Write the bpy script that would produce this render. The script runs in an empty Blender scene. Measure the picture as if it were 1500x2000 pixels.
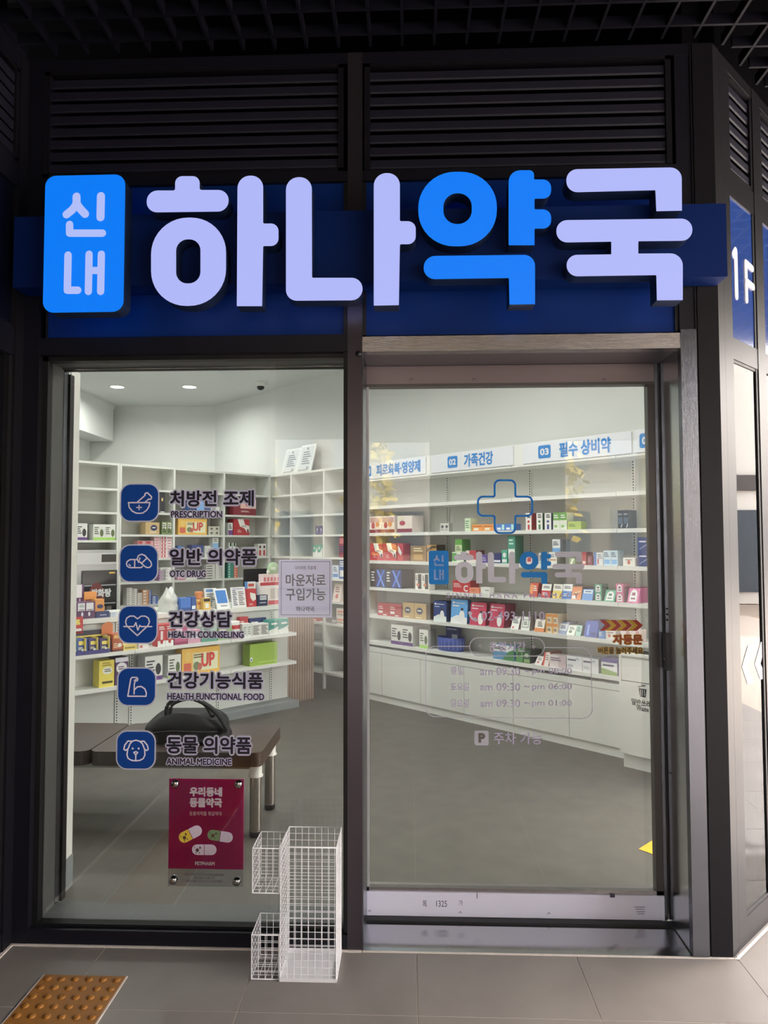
import bpy, math, random
from mathutils import Vector, Matrix
from mathutils.geometry import tessellate_polygon
random.seed(7)
SC = bpy.context.scene
COL = SC.collection

# ------------------------------------------------------------------ camera
FPX = 1387.0
CAM = Vector((0.0, -2.78, 1.555))
YAW, PIT, ROL = [math.radians(a) for a in (2.0932, 2.5555, -0.1089)]
fw = Vector((-math.sin(YAW)*math.cos(PIT), math.cos(YAW)*math.cos(PIT), math.sin(PIT)))
r0 = Vector((math.cos(YAW), math.sin(YAW), 0)); u0 = r0.cross(fw)
RT = math.cos(ROL)*r0 + math.sin(ROL)*u0
UP = -math.sin(ROL)*r0 + math.cos(ROL)*u0
cam = bpy.data.cameras.new('camera'); cam_o = bpy.data.objects.new('camera', cam); COL.objects.link(cam_o)
cam.sensor_fit = 'HORIZONTAL'; cam.sensor_width = 36; cam.lens = FPX/1500*36
cam.clip_start = .05; cam.clip_end = 300
mw = Matrix((RT, UP, -fw)).transposed().to_4x4(); mw.translation = CAM
cam_o.matrix_world = mw
SC.camera = cam_o

# ------------------------------------------------------------------ world, sun, exposure
SC.view_settings.view_transform = 'Standard'; SC.view_settings.look = 'None'
SC.view_settings.exposure = 0.0; SC.view_settings.gamma = 1.0; SC.view_settings.use_curve_mapping = False
W = bpy.data.worlds.new('sky'); SC.world = W; W.use_nodes = True
wn = W.node_tree; wbg = wn.nodes['Background']
sky = wn.nodes.new('ShaderNodeTexSky'); sky.sky_type = 'NISHITA'; sky.sun_disc = False
sky.sun_elevation = math.radians(45); sky.sun_rotation = math.radians(70); sky.air_density = 1.0; sky.dust_density = 4.0
veil = wn.nodes.new('ShaderNodeMix'); veil.data_type = 'RGBA'; veil.inputs[0].default_value = .72      # thin bright haze over the blue
veil.inputs[7].default_value = (6.2, 5.9, 5.6, 1); wn.links.new(sky.outputs[0], veil.inputs[6]); wn.links.new(veil.outputs[2], wbg.inputs[0])
wbg.inputs[1].default_value = SKY_E = 4.0
sun = bpy.data.lights.new('sun', 'SUN'); sun.energy = 20.0; sun.angle = math.radians(.6); sun.color = (1, .975, .95)
sun_o = bpy.data.objects.new('sun', sun); COL.objects.link(sun_o)
sun_o.rotation_euler = Vector((.75, .25, .75)).to_track_quat('Z', 'Y').to_euler()
LAMP_W = 17.5      # each recessed lamp in the shop
SIGN_E = 1.0

# ------------------------------------------------------------------ helpers
def ray(x, y): return fw + RT*((x-750)/FPX) - UP*((y-1000)/FPX)
def proj(P):
    d = P-CAM; z = d.dot(fw); return 750+FPX*d.dot(RT)/z, 1000-FPX*d.dot(UP)/z
def at_z(x, y, z):
    d = ray(x, y); return CAM + d*((z-CAM.z)/d.z)
class Frame:
    """local axes: x along the front (left to right as one faces it), y into the depth, z up"""
    def __init__(s, O, ang):
        s.O = Vector(O); s.a = ang; s.e = Vector((math.cos(ang), math.sin(ang), 0)); s.d = Vector((-math.sin(ang), math.cos(ang), 0))
    def P(s, x, y, z): return s.O + s.e*x + s.d*y + Vector((0, 0, z))
    def at(s, px, py, off):
        r = ray(px, py); t = (s.O + s.d*off - CAM).dot(s.d)/r.dot(s.d); p = CAM + r*t - s.O
        return p.dot(s.e), p.z
    def s_at(s, px, z, off):
        a = s.at(px, 1000, off)[0]
        for i in range(6):
            f0 = proj(s.P(a, off, z))[0]; f1 = proj(s.P(a+.001, off, z))[0]
            a += (px-f0)/((f1-f0)/.001)
        return a
    def put(s, o, x=0, y=0, z=0): o.location = s.P(x, y, z); o.rotation_euler = (0, 0, s.a)
FA = Frame((0, 0, 0), 0)
A_D = math.atan2(-.6995, .7146)
FD = Frame((-.441, 4.41, 0), A_D)                       # right hand wall display
FK = Frame((-1.065, 4.045, 0), A_D+math.pi/2)           # counter front shelving
FB = Frame((-1.659, 5.56, 0), A_D+math.pi/2)            # dispensary shelving
FC = Frame((1.205, 0, 0), math.pi/4)                    # chamfered shopfront right
FL = Frame((-1.556, 0, 0), math.pi/2)                   # shopfront left

def lin(h, g=1.0):
    if isinstance(h, tuple): return tuple(min(.92, c*g) for c in h)
    h = h.lstrip('#'); out = []
    for i in (0, 2, 4):
        c = int(h[i:i+2], 16)/255; c = c/12.92 if c <= .04045 else ((c+.055)/1.055)**2.4
        out.append(min(.9, c*g))
    return tuple(out)
_M = {}
def mat(key, c, rough=.5, metal=0., spec=.5, emit=None, es=1., noise=0., nscale=8., bump=0., aniso=None, coat=0.):
    if key in _M: return _M[key]
    m = bpy.data.materials.new(key); m.use_nodes = True; t = m.node_tree; b = t.nodes['Principled BSDF']
    c = lin(c)
    b.inputs['Base Color'].default_value = (*c, 1); b.inputs['Roughness'].default_value = rough
    b.inputs['Metallic'].default_value = metal; b.inputs['Specular IOR Level'].default_value = spec
    if coat: b.inputs['Coat Weight'].default_value = coat
    if emit is not None:
        b.inputs['Emission Color'].default_value = (*lin(emit), 1); b.inputs['Emission Strength'].default_value = es
    if noise or bump:
        tc = t.nodes.new('ShaderNodeTexCoord'); mp = t.nodes.new('ShaderNodeMapping'); nz = t.nodes.new('ShaderNodeTexNoise')
        t.links.new(tc.outputs['Object'], mp.inputs[0]); t.links.new(mp.outputs[0], nz.inputs[0])
        nz.inputs['Scale'].default_value = nscale; nz.inputs['Detail'].default_value = 5
        if aniso: mp.inputs['Scale'].default_value = aniso
        if noise:
            mx = t.nodes.new('ShaderNodeMix'); mx.data_type = 'RGBA'
            mx.inputs[6].default_value = (*[v*(1-noise) for v in c], 1); mx.inputs[7].default_value = (*[min(1, v*(1+noise)) for v in c], 1)
            t.links.new(nz.outputs[0], mx.inputs[0]); t.links.new(mx.outputs[2], b.inputs['Base Color'])
        if bump:
            bp = t.nodes.new('ShaderNodeBump'); bp.inputs['Strength'].default_value = bump; bp.inputs['Distance'].default_value = .002
            t.links.new(nz.outputs[0], bp.inputs['Height']); t.links.new(bp.outputs[0], b.inputs['Normal'])
    _M[key] = m; return m
def pc(h, rough=.45):
    """printed board colour sampled under the shop light"""
    k = 'print_'+h+('' if rough == .45 else str(rough))
    if k in _M: return _M[k]
    c = lin(h); l = .3*c[0]+.6*c[1]+.1*c[2]
    return mat(k, tuple(min(.85, 1.32*(v+.14*(l-v))) for v in c), rough)
def glass_mat(key, tint, refl=1.0, rough=0.0):
    m = bpy.data.materials.new(key); m.use_nodes = True; t = m.node_tree; t.nodes.clear()
    o = t.nodes.new('ShaderNodeOutputMaterial'); mx = t.nodes.new('ShaderNodeMixShader'); tr = t.nodes.new('ShaderNodeBsdfTransparent')
    gl = t.nodes.new('ShaderNodeBsdfGlossy'); fr = t.nodes.new('ShaderNodeFresnel'); fr.inputs[0].default_value = 1.5
    tr.inputs[0].default_value = (*tint, 1); gl.inputs['Roughness'].default_value = rough; gl.inputs['Color'].default_value = (refl, refl, refl, 1)
    t.links.new(fr.outputs[0], mx.inputs[0]); t.links.new(tr.outputs[0], mx.inputs[1]); t.links.new(gl.outputs[0], mx.inputs[2]); t.links.new(mx.outputs[0], o.inputs[0])
    _M[key] = m; return m

def film(key, c, w=.6, rough=.55):
    """thin vinyl or paper: part of the light behind it comes through"""
    m = mat(key, c, rough); t = m.node_tree; b = t.nodes['Principled BSDF']; o = [n for n in t.nodes if n.type == 'OUTPUT_MATERIAL'][0]
    tl = t.nodes.new('ShaderNodeBsdfTranslucent'); tl.inputs[0].default_value = (*[min(.97, v*1.35) for v in lin(c)], 1); mx = t.nodes.new('ShaderNodeMixShader'); mx.inputs[0].default_value = w
    t.links.new(b.outputs[0], mx.inputs[1]); t.links.new(tl.outputs[0], mx.inputs[2]); t.links.new(mx.outputs[0], o.inputs[0]); return m
class MB:
    def __init__(s): s.v = []; s.f = []; s.m = []; s.mats = []; s.sm = []
    def mi(s, m):
        if m not in s.mats: s.mats.append(m)
        return s.mats.index(m)
    def add(s, vs, fs, m, smooth=False):
        b = len(s.v); s.v += [tuple(p) for p in vs]; k = s.mi(m)
        for f in fs: s.f.append([b+i for i in f]); s.m.append(k); s.sm.append(smooth)
        return s
    def box(s, x0, x1, y0, y1, z0, z1, m, mf=None, sh=0.):
        """sh: the top leans back by sh"""
        vs = [(x0, y0, z0), (x1, y0, z0), (x1, y1, z0), (x0, y1, z0), (x0, y0+sh, z1), (x1, y0+sh, z1), (x1, y1+sh, z1), (x0, y1+sh, z1)]
        s.add(vs, [(3, 2, 1, 0), (4, 5, 6, 7), (1, 2, 6, 5), (2, 3, 7, 6), (3, 0, 4, 7)], m); s.add(vs, [(0, 1, 5, 4)], mf or m); return s
    def quad(s, p, m): return s.add(p, [tuple(range(len(p)))], m)
    def tube(s, pts, r, m, n=8, cap=True, smooth=True, flat=None):
        pts = [Vector(p) for p in pts]; rings = []
        for i, p in enumerate(pts):
            t = (pts[min(i+1, len(pts)-1)]-pts[max(i-1, 0)]).normalized()
            a = Vector((0, 0, 1)) if abs(t.z) < .9 else Vector((1, 0, 0))
            x = t.cross(a).normalized(); y = t.cross(x)
            rr = r[i] if isinstance(r, (list, tuple)) else r
            ry = rr*(flat or 1)
            rings.append([p + x*(rr*math.cos(2*math.pi*k/n)) + y*(ry*math.sin(2*math.pi*k/n)) for k in range(n)])
        vs = [q for R_ in rings for q in R_]; fs = []
        for i in range(len(pts)-1):
            for k in range(n): fs.append((i*n+k, i*n+(k+1) % n, (i+1)*n+(k+1) % n, (i+1)*n+k))
        s.add(vs, fs, m, smooth)
        if cap: s.add(rings[0], [tuple(range(n))], m); s.add(rings[-1], [tuple(range(n-1, -1, -1))], m)
        return s
    def lathe(s, prof, m, c=(0, 0, 0), n=20, axis='z', smooth=True):
        vs = []
        for (r, h) in prof:
            for k in range(n):
                a = 2*math.pi*k/n; q = (r*math.cos(a), r*math.sin(a), h)
                if axis == 'y': q = (q[0], q[2], q[1])
                vs.append((c[0]+q[0], c[1]+q[1], c[2]+q[2]))
        fs = [(i*n+k, i*n+(k+1) % n, (i+1)*n+(k+1) % n, (i+1)*n+k) for i in range(len(prof)-1) for k in range(n)]
        s.add(vs, fs, m, smooth); return s
    def ext(s, outer, holes, y0, y1, mf, ms=None):
        """2-D outline in (x,z) with holes, front face at y0, sides back to y1"""
        loops = [outer]+list(holes); flat = [p for l in loops for p in l]
        tris = tessellate_polygon([[Vector((p[0], p[1], 0)) for p in l] for l in loops])
        fs = []
        for t in tris:
            a, b, c = [flat[i] for i in t]
            cr = (b[0]-a[0])*(c[1]-a[1])-(b[1]-a[1])*(c[0]-a[0])
            fs.append(tuple(t) if cr > 0 else tuple(reversed(t)))
        s.add([(p[0], y0, p[1]) for p in flat], fs, mf)
        if y1 is not None:
            for l in loops:
                n = len(l); vs = [(p[0], y0, p[1]) for p in l]+[(p[0], y1, p[1]) for p in l]
                s.add(vs, [(i, (i+1) % n, n+(i+1) % n, n+i) for i in range(n)], ms or mf)
        return s
    def stroke(s, pts, w, y, m, closed=False, n=10):
        pts = [Vector((p[0], p[1])) for p in pts]
        if closed: pts = pts+[pts[0]]
        e = 0.
        for a, b in zip(pts[:-1], pts[1:]):
            e -= 2e-5; d = b-a
            if d.length < 1e-7: continue
            q = Vector((-d.y, d.x)).normalized()*(w/2)
            s.quad([(c.x, y+e, c.y) for c in (a-q, b-q, b+q, a+q)], m)
        for p in pts:
            e -= 2e-5
            s.quad([(p.x+w/2*math.cos(2*math.pi*k/n), y+e, p.y+w/2*math.sin(2*math.pi*k/n)) for k in range(n)], m)
        return s
    def build(s, name, parent=None, F=None, loc=(0, 0, 0), bevel=0., sub=0):
        me = bpy.data.meshes.new(name); me.from_pydata(s.v, [], s.f)
        for m in s.mats: me.materials.append(m)
        for p, k, q in zip(me.polygons, s.m, s.sm): p.material_index = k; p.use_smooth = q
        me.update()
        o = bpy.data.objects.new(name, me); COL.objects.link(o)
        if parent is not None: o.parent = parent; o.location = loc
        elif F is not None: F.put(o, *loc)
        else: o.location = loc
        if bevel:
            b = o.modifiers.new('bevel', 'BEVEL'); b.width = bevel; b.segments = 3; b.limit_method = 'ANGLE'
        if sub:
            b = o.modifiers.new('sub', 'SUBSURF'); b.levels = sub; b.render_levels = sub
        return o
def tag(o, label=None, cat=None, group=None, kind=None):
    if label: o['label'] = label
    if cat: o['category'] = cat
    if group: o['group'] = group
    if kind: o['kind'] = kind
    return o
def empty(name, F=FA, loc=(0, 0, 0)):
    o = bpy.data.objects.new(name, None); COL.objects.link(o); F.put(o, *loc); o.empty_display_size = .1; return o
def copy_tree(o):
    c = o.copy(); COL.objects.link(c)
    for ch in list(o.children):
        k = ch.copy(); COL.objects.link(k); k.parent = c
        for g in list(ch.children):
            d = g.copy(); COL.objects.link(d); d.parent = k
    return c
def rr(x0, x1, z0, z1, r, n=6):
    """rounded rectangle, counter-clockwise"""
    pts = []
    for cx, cz, a in ((x1-r, z0+r, -90), (x1-r, z1-r, 0), (x0+r, z1-r, 90), (x0+r, z0+r, 180)):
        for k in range(n+1):
            t = math.radians(a+90*k/n); pts.append((cx+r*math.cos(t), cz+r*math.sin(t)))
    return pts
def rpoly(pts, n=7):
    """polygon whose corners (x,z,r) are rounded"""
    out = []; N = len(pts)
    for i in range(N):
        p = Vector(pts[i][:2]); r = pts[i][2]; a = Vector(pts[i-1][:2])-p; b = Vector(pts[(i+1) % N][:2])-p
        la, lb = a.length, b.length
        if r <= 0 or la < 1e-9 or lb < 1e-9: out.append(tuple(p)); continue
        a.normalize(); b.normalize(); ang = math.acos(max(-1, min(1, a.dot(b))))
        t = min(r/math.tan(ang/2), la*.499, lb*.499); rad = t*math.tan(ang/2)
        bis = (a+b).normalized(); c = p+bis*(rad/math.sin(ang/2)); s, e = p+a*t-c, p+b*t-c
        a0 = math.atan2(s.y, s.x); a1 = math.atan2(e.y, e.x); da = (a1-a0+math.pi) % (2*math.pi)-math.pi
        for k in range(n+1): q = a0+da*k/n; out.append((c.x+rad*math.cos(q), c.y+rad*math.sin(q)))
    return out
_TX = {}
def glyphs(body):
    if body in _TX: return _TX[body]
    c = bpy.data.curves.new('t', 'FONT'); c.body = body; c.resolution_u = 3; o = bpy.data.objects.new('t', c); COL.objects.link(o)
    dg = bpy.context.evaluated_depsgraph_get(); me = bpy.data.meshes.new_from_object(o.evaluated_get(dg))
    v = [tuple(p.co[:2]) for p in me.vertices]; f = [tuple(p.vertices) for p in me.polygons]
    bpy.data.objects.remove(o); bpy.data.curves.remove(c); bpy.data.meshes.remove(me)
    x0 = min(p[0] for p in v); x1 = max(p[0] for p in v); y0 = min(p[1] for p in v); y1 = max(p[1] for p in v)
    _TX[body] = ([((p[0]-x0)/(x1-x0), (p[1]-y0)/(y1-y0)) for p in v], f); return _TX[body]
def text(mb, body, x0, x1, z0, z1, y, m, bold=0., ring=8):
    """lettering fitted to a box; bold thickens every stroke by that much on each side"""
    v, f = glyphs(body); b = bold
    sh = [(0, 0)] if not b else [(0, 0)]+[(b*math.cos(2*math.pi*k/ring), b*math.sin(2*math.pi*k/ring)) for k in range(ring)]
    for i_, (dx, dz) in enumerate(sh):
        vs = [(x0+b+p[0]*(x1-x0-2*b)+dx, y-2e-5*i_, z0+b+p[1]*(z1-z0-2*b)+dz) for p in v]
        mb.add(vs, [q if True else q for q in f], m)
    return mb
def ptext(mb, F, off, body, xl, xr, yt, yb, m, bold=0., y=None):
    xm, ym = (xl+xr)/2, (yt+yb)/2
    x0 = F.at(xl, ym, off)[0]; x1 = F.at(xr, ym, off)[0]; z1 = F.at(xm, yt, off)[1]; z0 = F.at(xm, yb, off)[1]
    return text(mb, body, x0, x1, z0, z1, off if y is None else y, m, bold)

# ------------------------------------------------------------------ materials
ALU = mat('dark_aluminium', '0f0f18', .42, 0., .35, noise=.06, nscale=30)  # blue cast of the sign glow is put into this base colour
ALU2 = mat('charcoal_aluminium', '131217', .42, 0., .25)
BRONZE = mat('mullion_bronze', '59535a', .3, .85, bump=.1, nscale=6, aniso=(200, 200, 3))
GASK = mat('black_gasket', '060609', .5)
STEEL = mat('brushed_steel', '7e8088', .24, 1., bump=.25, nscale=6, aniso=(300, 300, 3))
STEELH = mat('brushed_steel_level', 'b8b4b5', .22, 1., bump=.25, nscale=6, aniso=(3, 300, 300))
STEELM = mat('mirror_steel', 'bec0c3', .10, 1., bump=.12, nscale=5, aniso=(200, 3, 200))
RAIL = mat('satin_rail', 'dcd9e8', .35, .2, bump=.1, nscale=6, aniso=(3, 200, 200))
WALLP = mat('white_paint', 'dcdedb', .75, noise=.02, nscale=3)
CEILP = mat('ceiling_paint', 'd6d8d8', .85, noise=.02, nscale=4)
WHITE = mat('white_laminate', 'e1e3dd', .38, noise=.012, nscale=4)
WHITEB = mat('white_laminate_back', 'd9dbd5', .5)
CABW = mat('cabinet_white', 'dfe0dc', .33, noise=.012, nscale=3)
DARKW = mat('plenum_black', '030306', .95, spec=.05)
GRID = mat('grid_black', '060612', .7, spec=.2)  # near black, its blue tint painted in after the sign glow
GROUT = mat('grout', 'cdbfb2', .9, noise=.1, nscale=40)
SEAL = mat('pale_sealant', 'cfc4bc', .6, noise=.15, nscale=60)
FLOORI = mat('vinyl_floor', '55524c', .5, noise=.34, nscale=7, bump=.05)
PLIN = mat('grey_plinth', '85898b', .5)
BLUEP = mat('navy_panel', '062868', .4, spec=.2)
BLUEB = mat('navy_sign_bar', '041f58', .5, spec=.15)
LAV = mat('sign_lit_white', '30303a', .5, emit=(.42, .465, 1.0), es=SIGN_E)
LAVT = mat('sign_lit_white_small', '30303a', .5, emit=(.42, .50, .98), es=SIGN_E)
BLU = mat('sign_lit_blue', '04204a', .5, emit=(.0, .19, .89), es=SIGN_E)
LSIDE = mat('sign_return_navy', '16233f', .4)
DEC_B = film('vinyl_navy', '09479c', .4)
DEC_L = film('vinyl_sky_tint', 'd8d3fa', .78)  # white vinyl; lavender of sky and sign light is put into the colour
DEC_I = mat('vinyl_pale', 'e9e4f6', .6)
DEC_K = mat('vinyl_black', '15131f', .5)
DEC_LB = film('vinyl_blue', '2b8ad6', .6)
DEC_W = film('vinyl_white', 'dcd8fa', .75)  # white door vinyl, tinted with the lavender of sky and sign light
PAPER = film('paper_sky_tint', 'd0cde8', .7, .8)  # white paper with the sky and sign light tint in its colour
INK = mat('ink_navy', '23204c', .7)
CHROME = mat('chrome', 'c0c0c0', .12, 1.)
BLACKP = mat('black_plastic', '121214', .4)
WIRE = mat('white_wire', 'e6e4e6', .35)
YELLOW = mat('yellow_sticker', 'e0a526', .55, noise=.12, nscale=20)
WOOD = mat('wood_slat', '9f8674', .55, noise=.14, nscale=10, aniso=(8, 8, .6))
BROWN = mat('brown_leather', '3c322e', .36, noise=.08, nscale=25, bump=.06)
CLOTHK = mat('black_cloth', '111112', .75, noise=.3, nscale=40, bump=.3)
GLASS = glass_mat('shop_glass', (.93, .95, .94))
GLASSD = glass_mat('door_glass', (.94, .96, .95))
LENS = mat('lamp_lens', 'ffffff', .5, emit=(1, .99, .96), es=9.)

def tile_mat():
    m = bpy.data.materials.new('stone_tile'); m.use_nodes = True; t = m.node_tree; b = t.nodes['Principled BSDF']
    oi = t.nodes.new('ShaderNodeObjectInfo'); tc = t.nodes.new('ShaderNodeTexCoord'); nz = t.nodes.new('ShaderNodeTexNoise'); n2 = t.nodes.new('ShaderNodeTexNoise')
    ad = t.nodes.new('ShaderNodeVectorMath'); t.links.new(tc.outputs['Object'], ad.inputs[0]); t.links.new(oi.outputs['Location'], ad.inputs[1])
    for n, sc, src in ((nz, 3., ad), (n2, 60., ad)): n.inputs['Scale'].default_value = sc; n.inputs['Detail'].default_value = 6; t.links.new(src.outputs[0], n.inputs[0])
    r = t.nodes.new('ShaderNodeValToRGB'); r.color_ramp.elements[0].color = (.180, .155, .142, 1); r.color_ramp.elements[1].color = (.23, .202, .186, 1)
    r.color_ramp.elements[0].position = .3; r.color_ramp.elements[1].position = .7
    t.links.new(nz.outputs[0], r.inputs[0]); t.links.new(r.outputs[0], b.inputs['Base Color']); b.inputs['Roughness'].default_value = .42
    bp = t.nodes.new('ShaderNodeBump'); bp.inputs['Strength'].default_value = .08; bp.inputs['Distance'].default_value = .002
    t.links.new(n2.outputs[0], bp.inputs['Height']); t.links.new(bp.outputs[0], b.inputs['Normal']); return m
TILE = tile_mat()

# ================================================================== SETTING: outside floor
fl = tag(MB().box(-9, 14, -5.8, .30, -.06, -.0012, GROUT).box(-9, 14, -14, -5.8, -.06, -.0012, mat('street_paving', '5a5550', .8, noise=.12, nscale=4)).box(1.3, 14, .30, 6, -.06, -.0012, GROUT).build('floor'), kind='structure')
TS = .6
proto = MB().box(.0016, TS-.0016, .0016, TS-.0016, -.001, 0, TILE)
tile_me = None
def tile(i, j):
    global tile_me
    if tile_me is None:
        o = proto.build('stone_tile', fl); tile_me = o.data
    else:
        o = bpy.data.objects.new('stone_tile', tile_me); COL.objects.link(o); o.parent = fl
    o.location = (.02+TS*i, -.365+TS*j, 0)
for j in range(-9, 1):
    for i in range(-3, 13): tile(i, j)
for j in range(1, 4):
    for i in range(2, 13):
        if i*TS+.02 > 1.2+j*TS-.9: tile(i, j)
# bumped tactile tiles let into the floor
TAC = mat('tactile_ochre', '96601c', .5, noise=.1, nscale=30)
def tactile():
    b = MB(); b.box(.002, .300, .002, .300, .0004, .004, TAC)
    for i in range(6):
        for j in range(6):
            b.lathe([(.0135, .0035), (.0125, .0065), (.009, .0088), (.004, .0095), (.0002, .0096)], TAC, (.026+.05*i, .026+.05*j, 0), 14)
    b.box(-.0035, .002, 0, .302, .0002, .0036, SEAL).box(.300, .3055, 0, .302, .0002, .0036, SEAL)
    return b
tt = tactile().build('tactile_tile', fl, loc=(-1.325, -.492, 0))
for k in range(1, 9):
    o = bpy.data.objects.new('tactile_tile', tt.data); COL.objects.link(o); o.parent = fl; o.location = (-1.325, -.492-.302*k, 0)
for k in range(5):
    o = bpy.data.objects.new('tactile_tile', tt.data); COL.objects.link(o); o.parent = fl; o.location = (2.55+.302*k, .3, 0)
MB().box(-1.556, -.19, -.010, .002, 0, .004, SEAL).box(-.186, 1.206, -.008, .002, 0, .003, SEAL).build('sealant_bead', fl)
b = MB(); b.quad([(1.205, -.012, .003), (1.222, -.012, .003), (3.2, 1.966, .003), (3.2, 1.992, .003)], SEAL); b.build('sealant_bead', fl)
b = MB(); b.box(-1.560, -1.545, -1.5, -.006, 0, .004, SEAL); b.build('sealant_bead', fl)

# ---- open-cell ceiling outside
cl = tag(MB().box(-9, 6, -8.2, .3, 3.95, 4.0, DARKW).box(1.2, 6, .3, 5, 3.95, 4.0, DARKW).box(-9, 6, -8.2, -8.1, 3.2, 4.0, DARKW).build('ceiling'), kind='structure')  # the far fascia beam is added to keep sky light off the facade
GZ, GH, GT, GP = 3.56, .045, .011, .129
px0 = at_z(1330, 0, GZ).x
bx = MB().box(-GT/2, GT/2, -4.6, 0, GZ, GZ+GH, GRID); me_bar = None
k0 = -int((px0+1.7)/GP)
for k in range(k0, 52):
    x = px0+GP*k
    if x > 5.9: break
    if x > 1.25:   # beyond the corner the grid runs on over the side street
        o = MB().box(-GT/2, GT/2, -4.6, min(x-1.22, 3.5), GZ, GZ+GH, GRID).build('grid_bar', cl, loc=(x, 0, 0)) if k % 1 == 0 else None
    elif me_bar is None:
        o = bx.build('grid_bar', cl, loc=(x, 0, 0)); me_bar = o.data
    else:
        o = bpy.data.objects.new('grid_bar', me_bar); COL.objects.link(o); o.parent = cl; o.location = (x, 0, 0)
yg = at_z(400, 77, GZ).y
mb1 = mb2 = None
for k in range(-34, 22):
    y = yg+GP*k
    if y < -4.6 or y > 3.4: continue
    x0 = -1.7 if y < 0 else 1.25+y
    MB().box(x0, 5.9, -GT/2, GT/2, GZ+.001, GZ+GH-.001, GRID).build('grid_bar', cl, loc=(0, y, 0))

# ================================================================== SETTING: the shopfront wall
wf = tag(empty('wall_front'), kind='structure')
def fbox(name, x0, x1, y0, y1, z0, z1, m, parent=wf, bevel=.002): return MB().box(x0, x1, y0, y1, z0, z1, m).build(name, parent, bevel=bevel)
fbox('post', -1.556, -1.495, 0, .2, 0, 3.54, ALU)
fbox('post', -.245, -.186, 0, .24, 0, 3.54, BRONZE)
fbox('post', 1.057, 1.118, .004, .25, 2.388, 3.54, ALU)
fbox('post', 1.126, 1.206, 0, .08, 0, 3.54, ALU2)
fbox('joint_strip', 1.116, 1.128, .006, .2, 0, 3.54, GASK)
MB().box(1.1155, 1.1195, -.001, .006, 0, 3.54, ALU2).build('joint_bead', wf)
fbox('top_rail', -1.495, 1.118, .001, .2, 3.495, 3.54, ALU)
fbox('transom', -1.495, -.245, .001, .2, 2.318, 2.386, ALU)
fbox('sill_rail', -1.495, -.245, .001, .2, .004, .058, ALU)
MB().box(-1.556, 1.206, .2, .26, 2.386, 3.6, DARKW).build('backing', wf)
MB().box(-1.8, 1.3, .2, .28, 3.45, 4.0, DARKW).build('backing', wf)
# blue glass panels behind the sign
MB().box(-1.468, -.258, .02, .05, 2.386, 3.02, BLUEP).box(-1.474, -1.468, .012, .05, 2.386, 3.02, GASK).box(-.262, -.245, .012, .05, 2.386, 3.02, GASK).build('blue_panel', wf)
MB().box(-.172, 1.043, .02, .05, 2.386, 3.02, BLUEP).box(-.186, -.172, .012, .05, 2.386, 3.02, GASK).box(1.043, 1.057, .012, .05, 2.386, 3.02, GASK).build('blue_panel', wf)
MB().box(-1.468, -.258, .005, .02, 2.381, 2.388, ALU2).build('panel_bead', wf)
# louvres
LOUV = mat('louvre_bronze', '1b1b27', .5, spec=.25)  # louvre base colour also holds the bluish sign glow
def louvres(F, x0, x1, z0, z1, n, parent, rot):
    fr = MB(); fr.box(x0, x0+.022, .004, .06, z0, z1, ALU2).box(x1-.022, x1, .004, .06, z0, z1, ALU2).box(x0, x1, .004, .06, z1-.014, z1, ALU2).box(x0, x1, .004, .06, z0, z0+.016, ALU2)
    o = fr.build('louvre_frame', parent); pit = (z1-z0-.04)/n; me = None
    for k in range(n):
        z = z0+.03+pit*k
        if me is None:
            w = x1-x0-.046
            s = MB(); q = [(0, 0), (.004, -.006), (.055, .044), (.055, .050), (.014, .028), (.0, .028)]
            vs = [(0, a, c) for a, c in q]+[(w, a, c) for a, c in q]; n_ = len(q)
            s.add(vs, [tuple(range(n_)), tuple(range(2*n_-1, n_-1, -1))]+[(i, n_+i, n_+(i+1) % n_, (i+1) % n_) for i in range(n_)], LOUV)
            l = s.build('louvre', parent, loc=(x0+.023, .012, z)); me = l.data
        else:
            l = bpy.data.objects.new('louvre', me); COL.objects.link(l); l.parent = parent; l.location = (x0+.023, .012, z)
    return o
louvres(FA, -1.493, -.262, 3.05, 3.495, 8, wf, 0)
louvres(FA, -.178, 1.043, 3.04, 3.495, 8, wf, 0)
fbox('louvre_sill', -1.495, 1.057, .002, .06, 3.01, 3.052, ALU)

# ---- left display window
w1 = tag(empty('window_1'), kind='structure')
fr = MB(); fr.box(-1.495, -1.470, .03, .07, .058, 2.318, GASK).box(-.262, -.245, .012, .07, .058, 2.318, GASK).box(-1.495, -.245, .03, .07, 2.300, 2.318, GASK).box(-1.495, -.245, .028, .07, .058, .068, GASK)
fr.box(-1.497, -1.492, -.002, .03, .05, 2.325, ALU2).build('window_frame', w1)
MB().box(-1.476, -.258, .055, .063, .062, 2.306, GLASS).build('window_pane', w1)
REV = mat('reveal_grey', '4c4d4d', .5)
rv = MB(); rv.box(-1.50, -1.476, .07, .175, .06, 2.31, REV).box(-1.495, -.25, .07, .20, .02, .066, REV).box(-1.495, -.25, .07, .16, 2.304, 2.32, REV).build('reveal', w1)
rv = MB(); rv.box(-1.50, -1.474, .175, .215, .06, 2.31, STEEL).box(-1.50, -1.466, .215, .25, .06, 2.29, GASK).box(-1.495, -.25, .16, .175, 2.298, 2.32, STEELH).box(-1.495, -.25, .175, .20, 2.296, 2.32, GASK).build('inner_frame', w1)
MB().lathe([(.0, -.012), (.009, -.012), (.012, -.006), (.012, 0)], BLACKP, (-.201, 0, 2.306), 14, axis='y').build('bell_button', wf)

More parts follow.
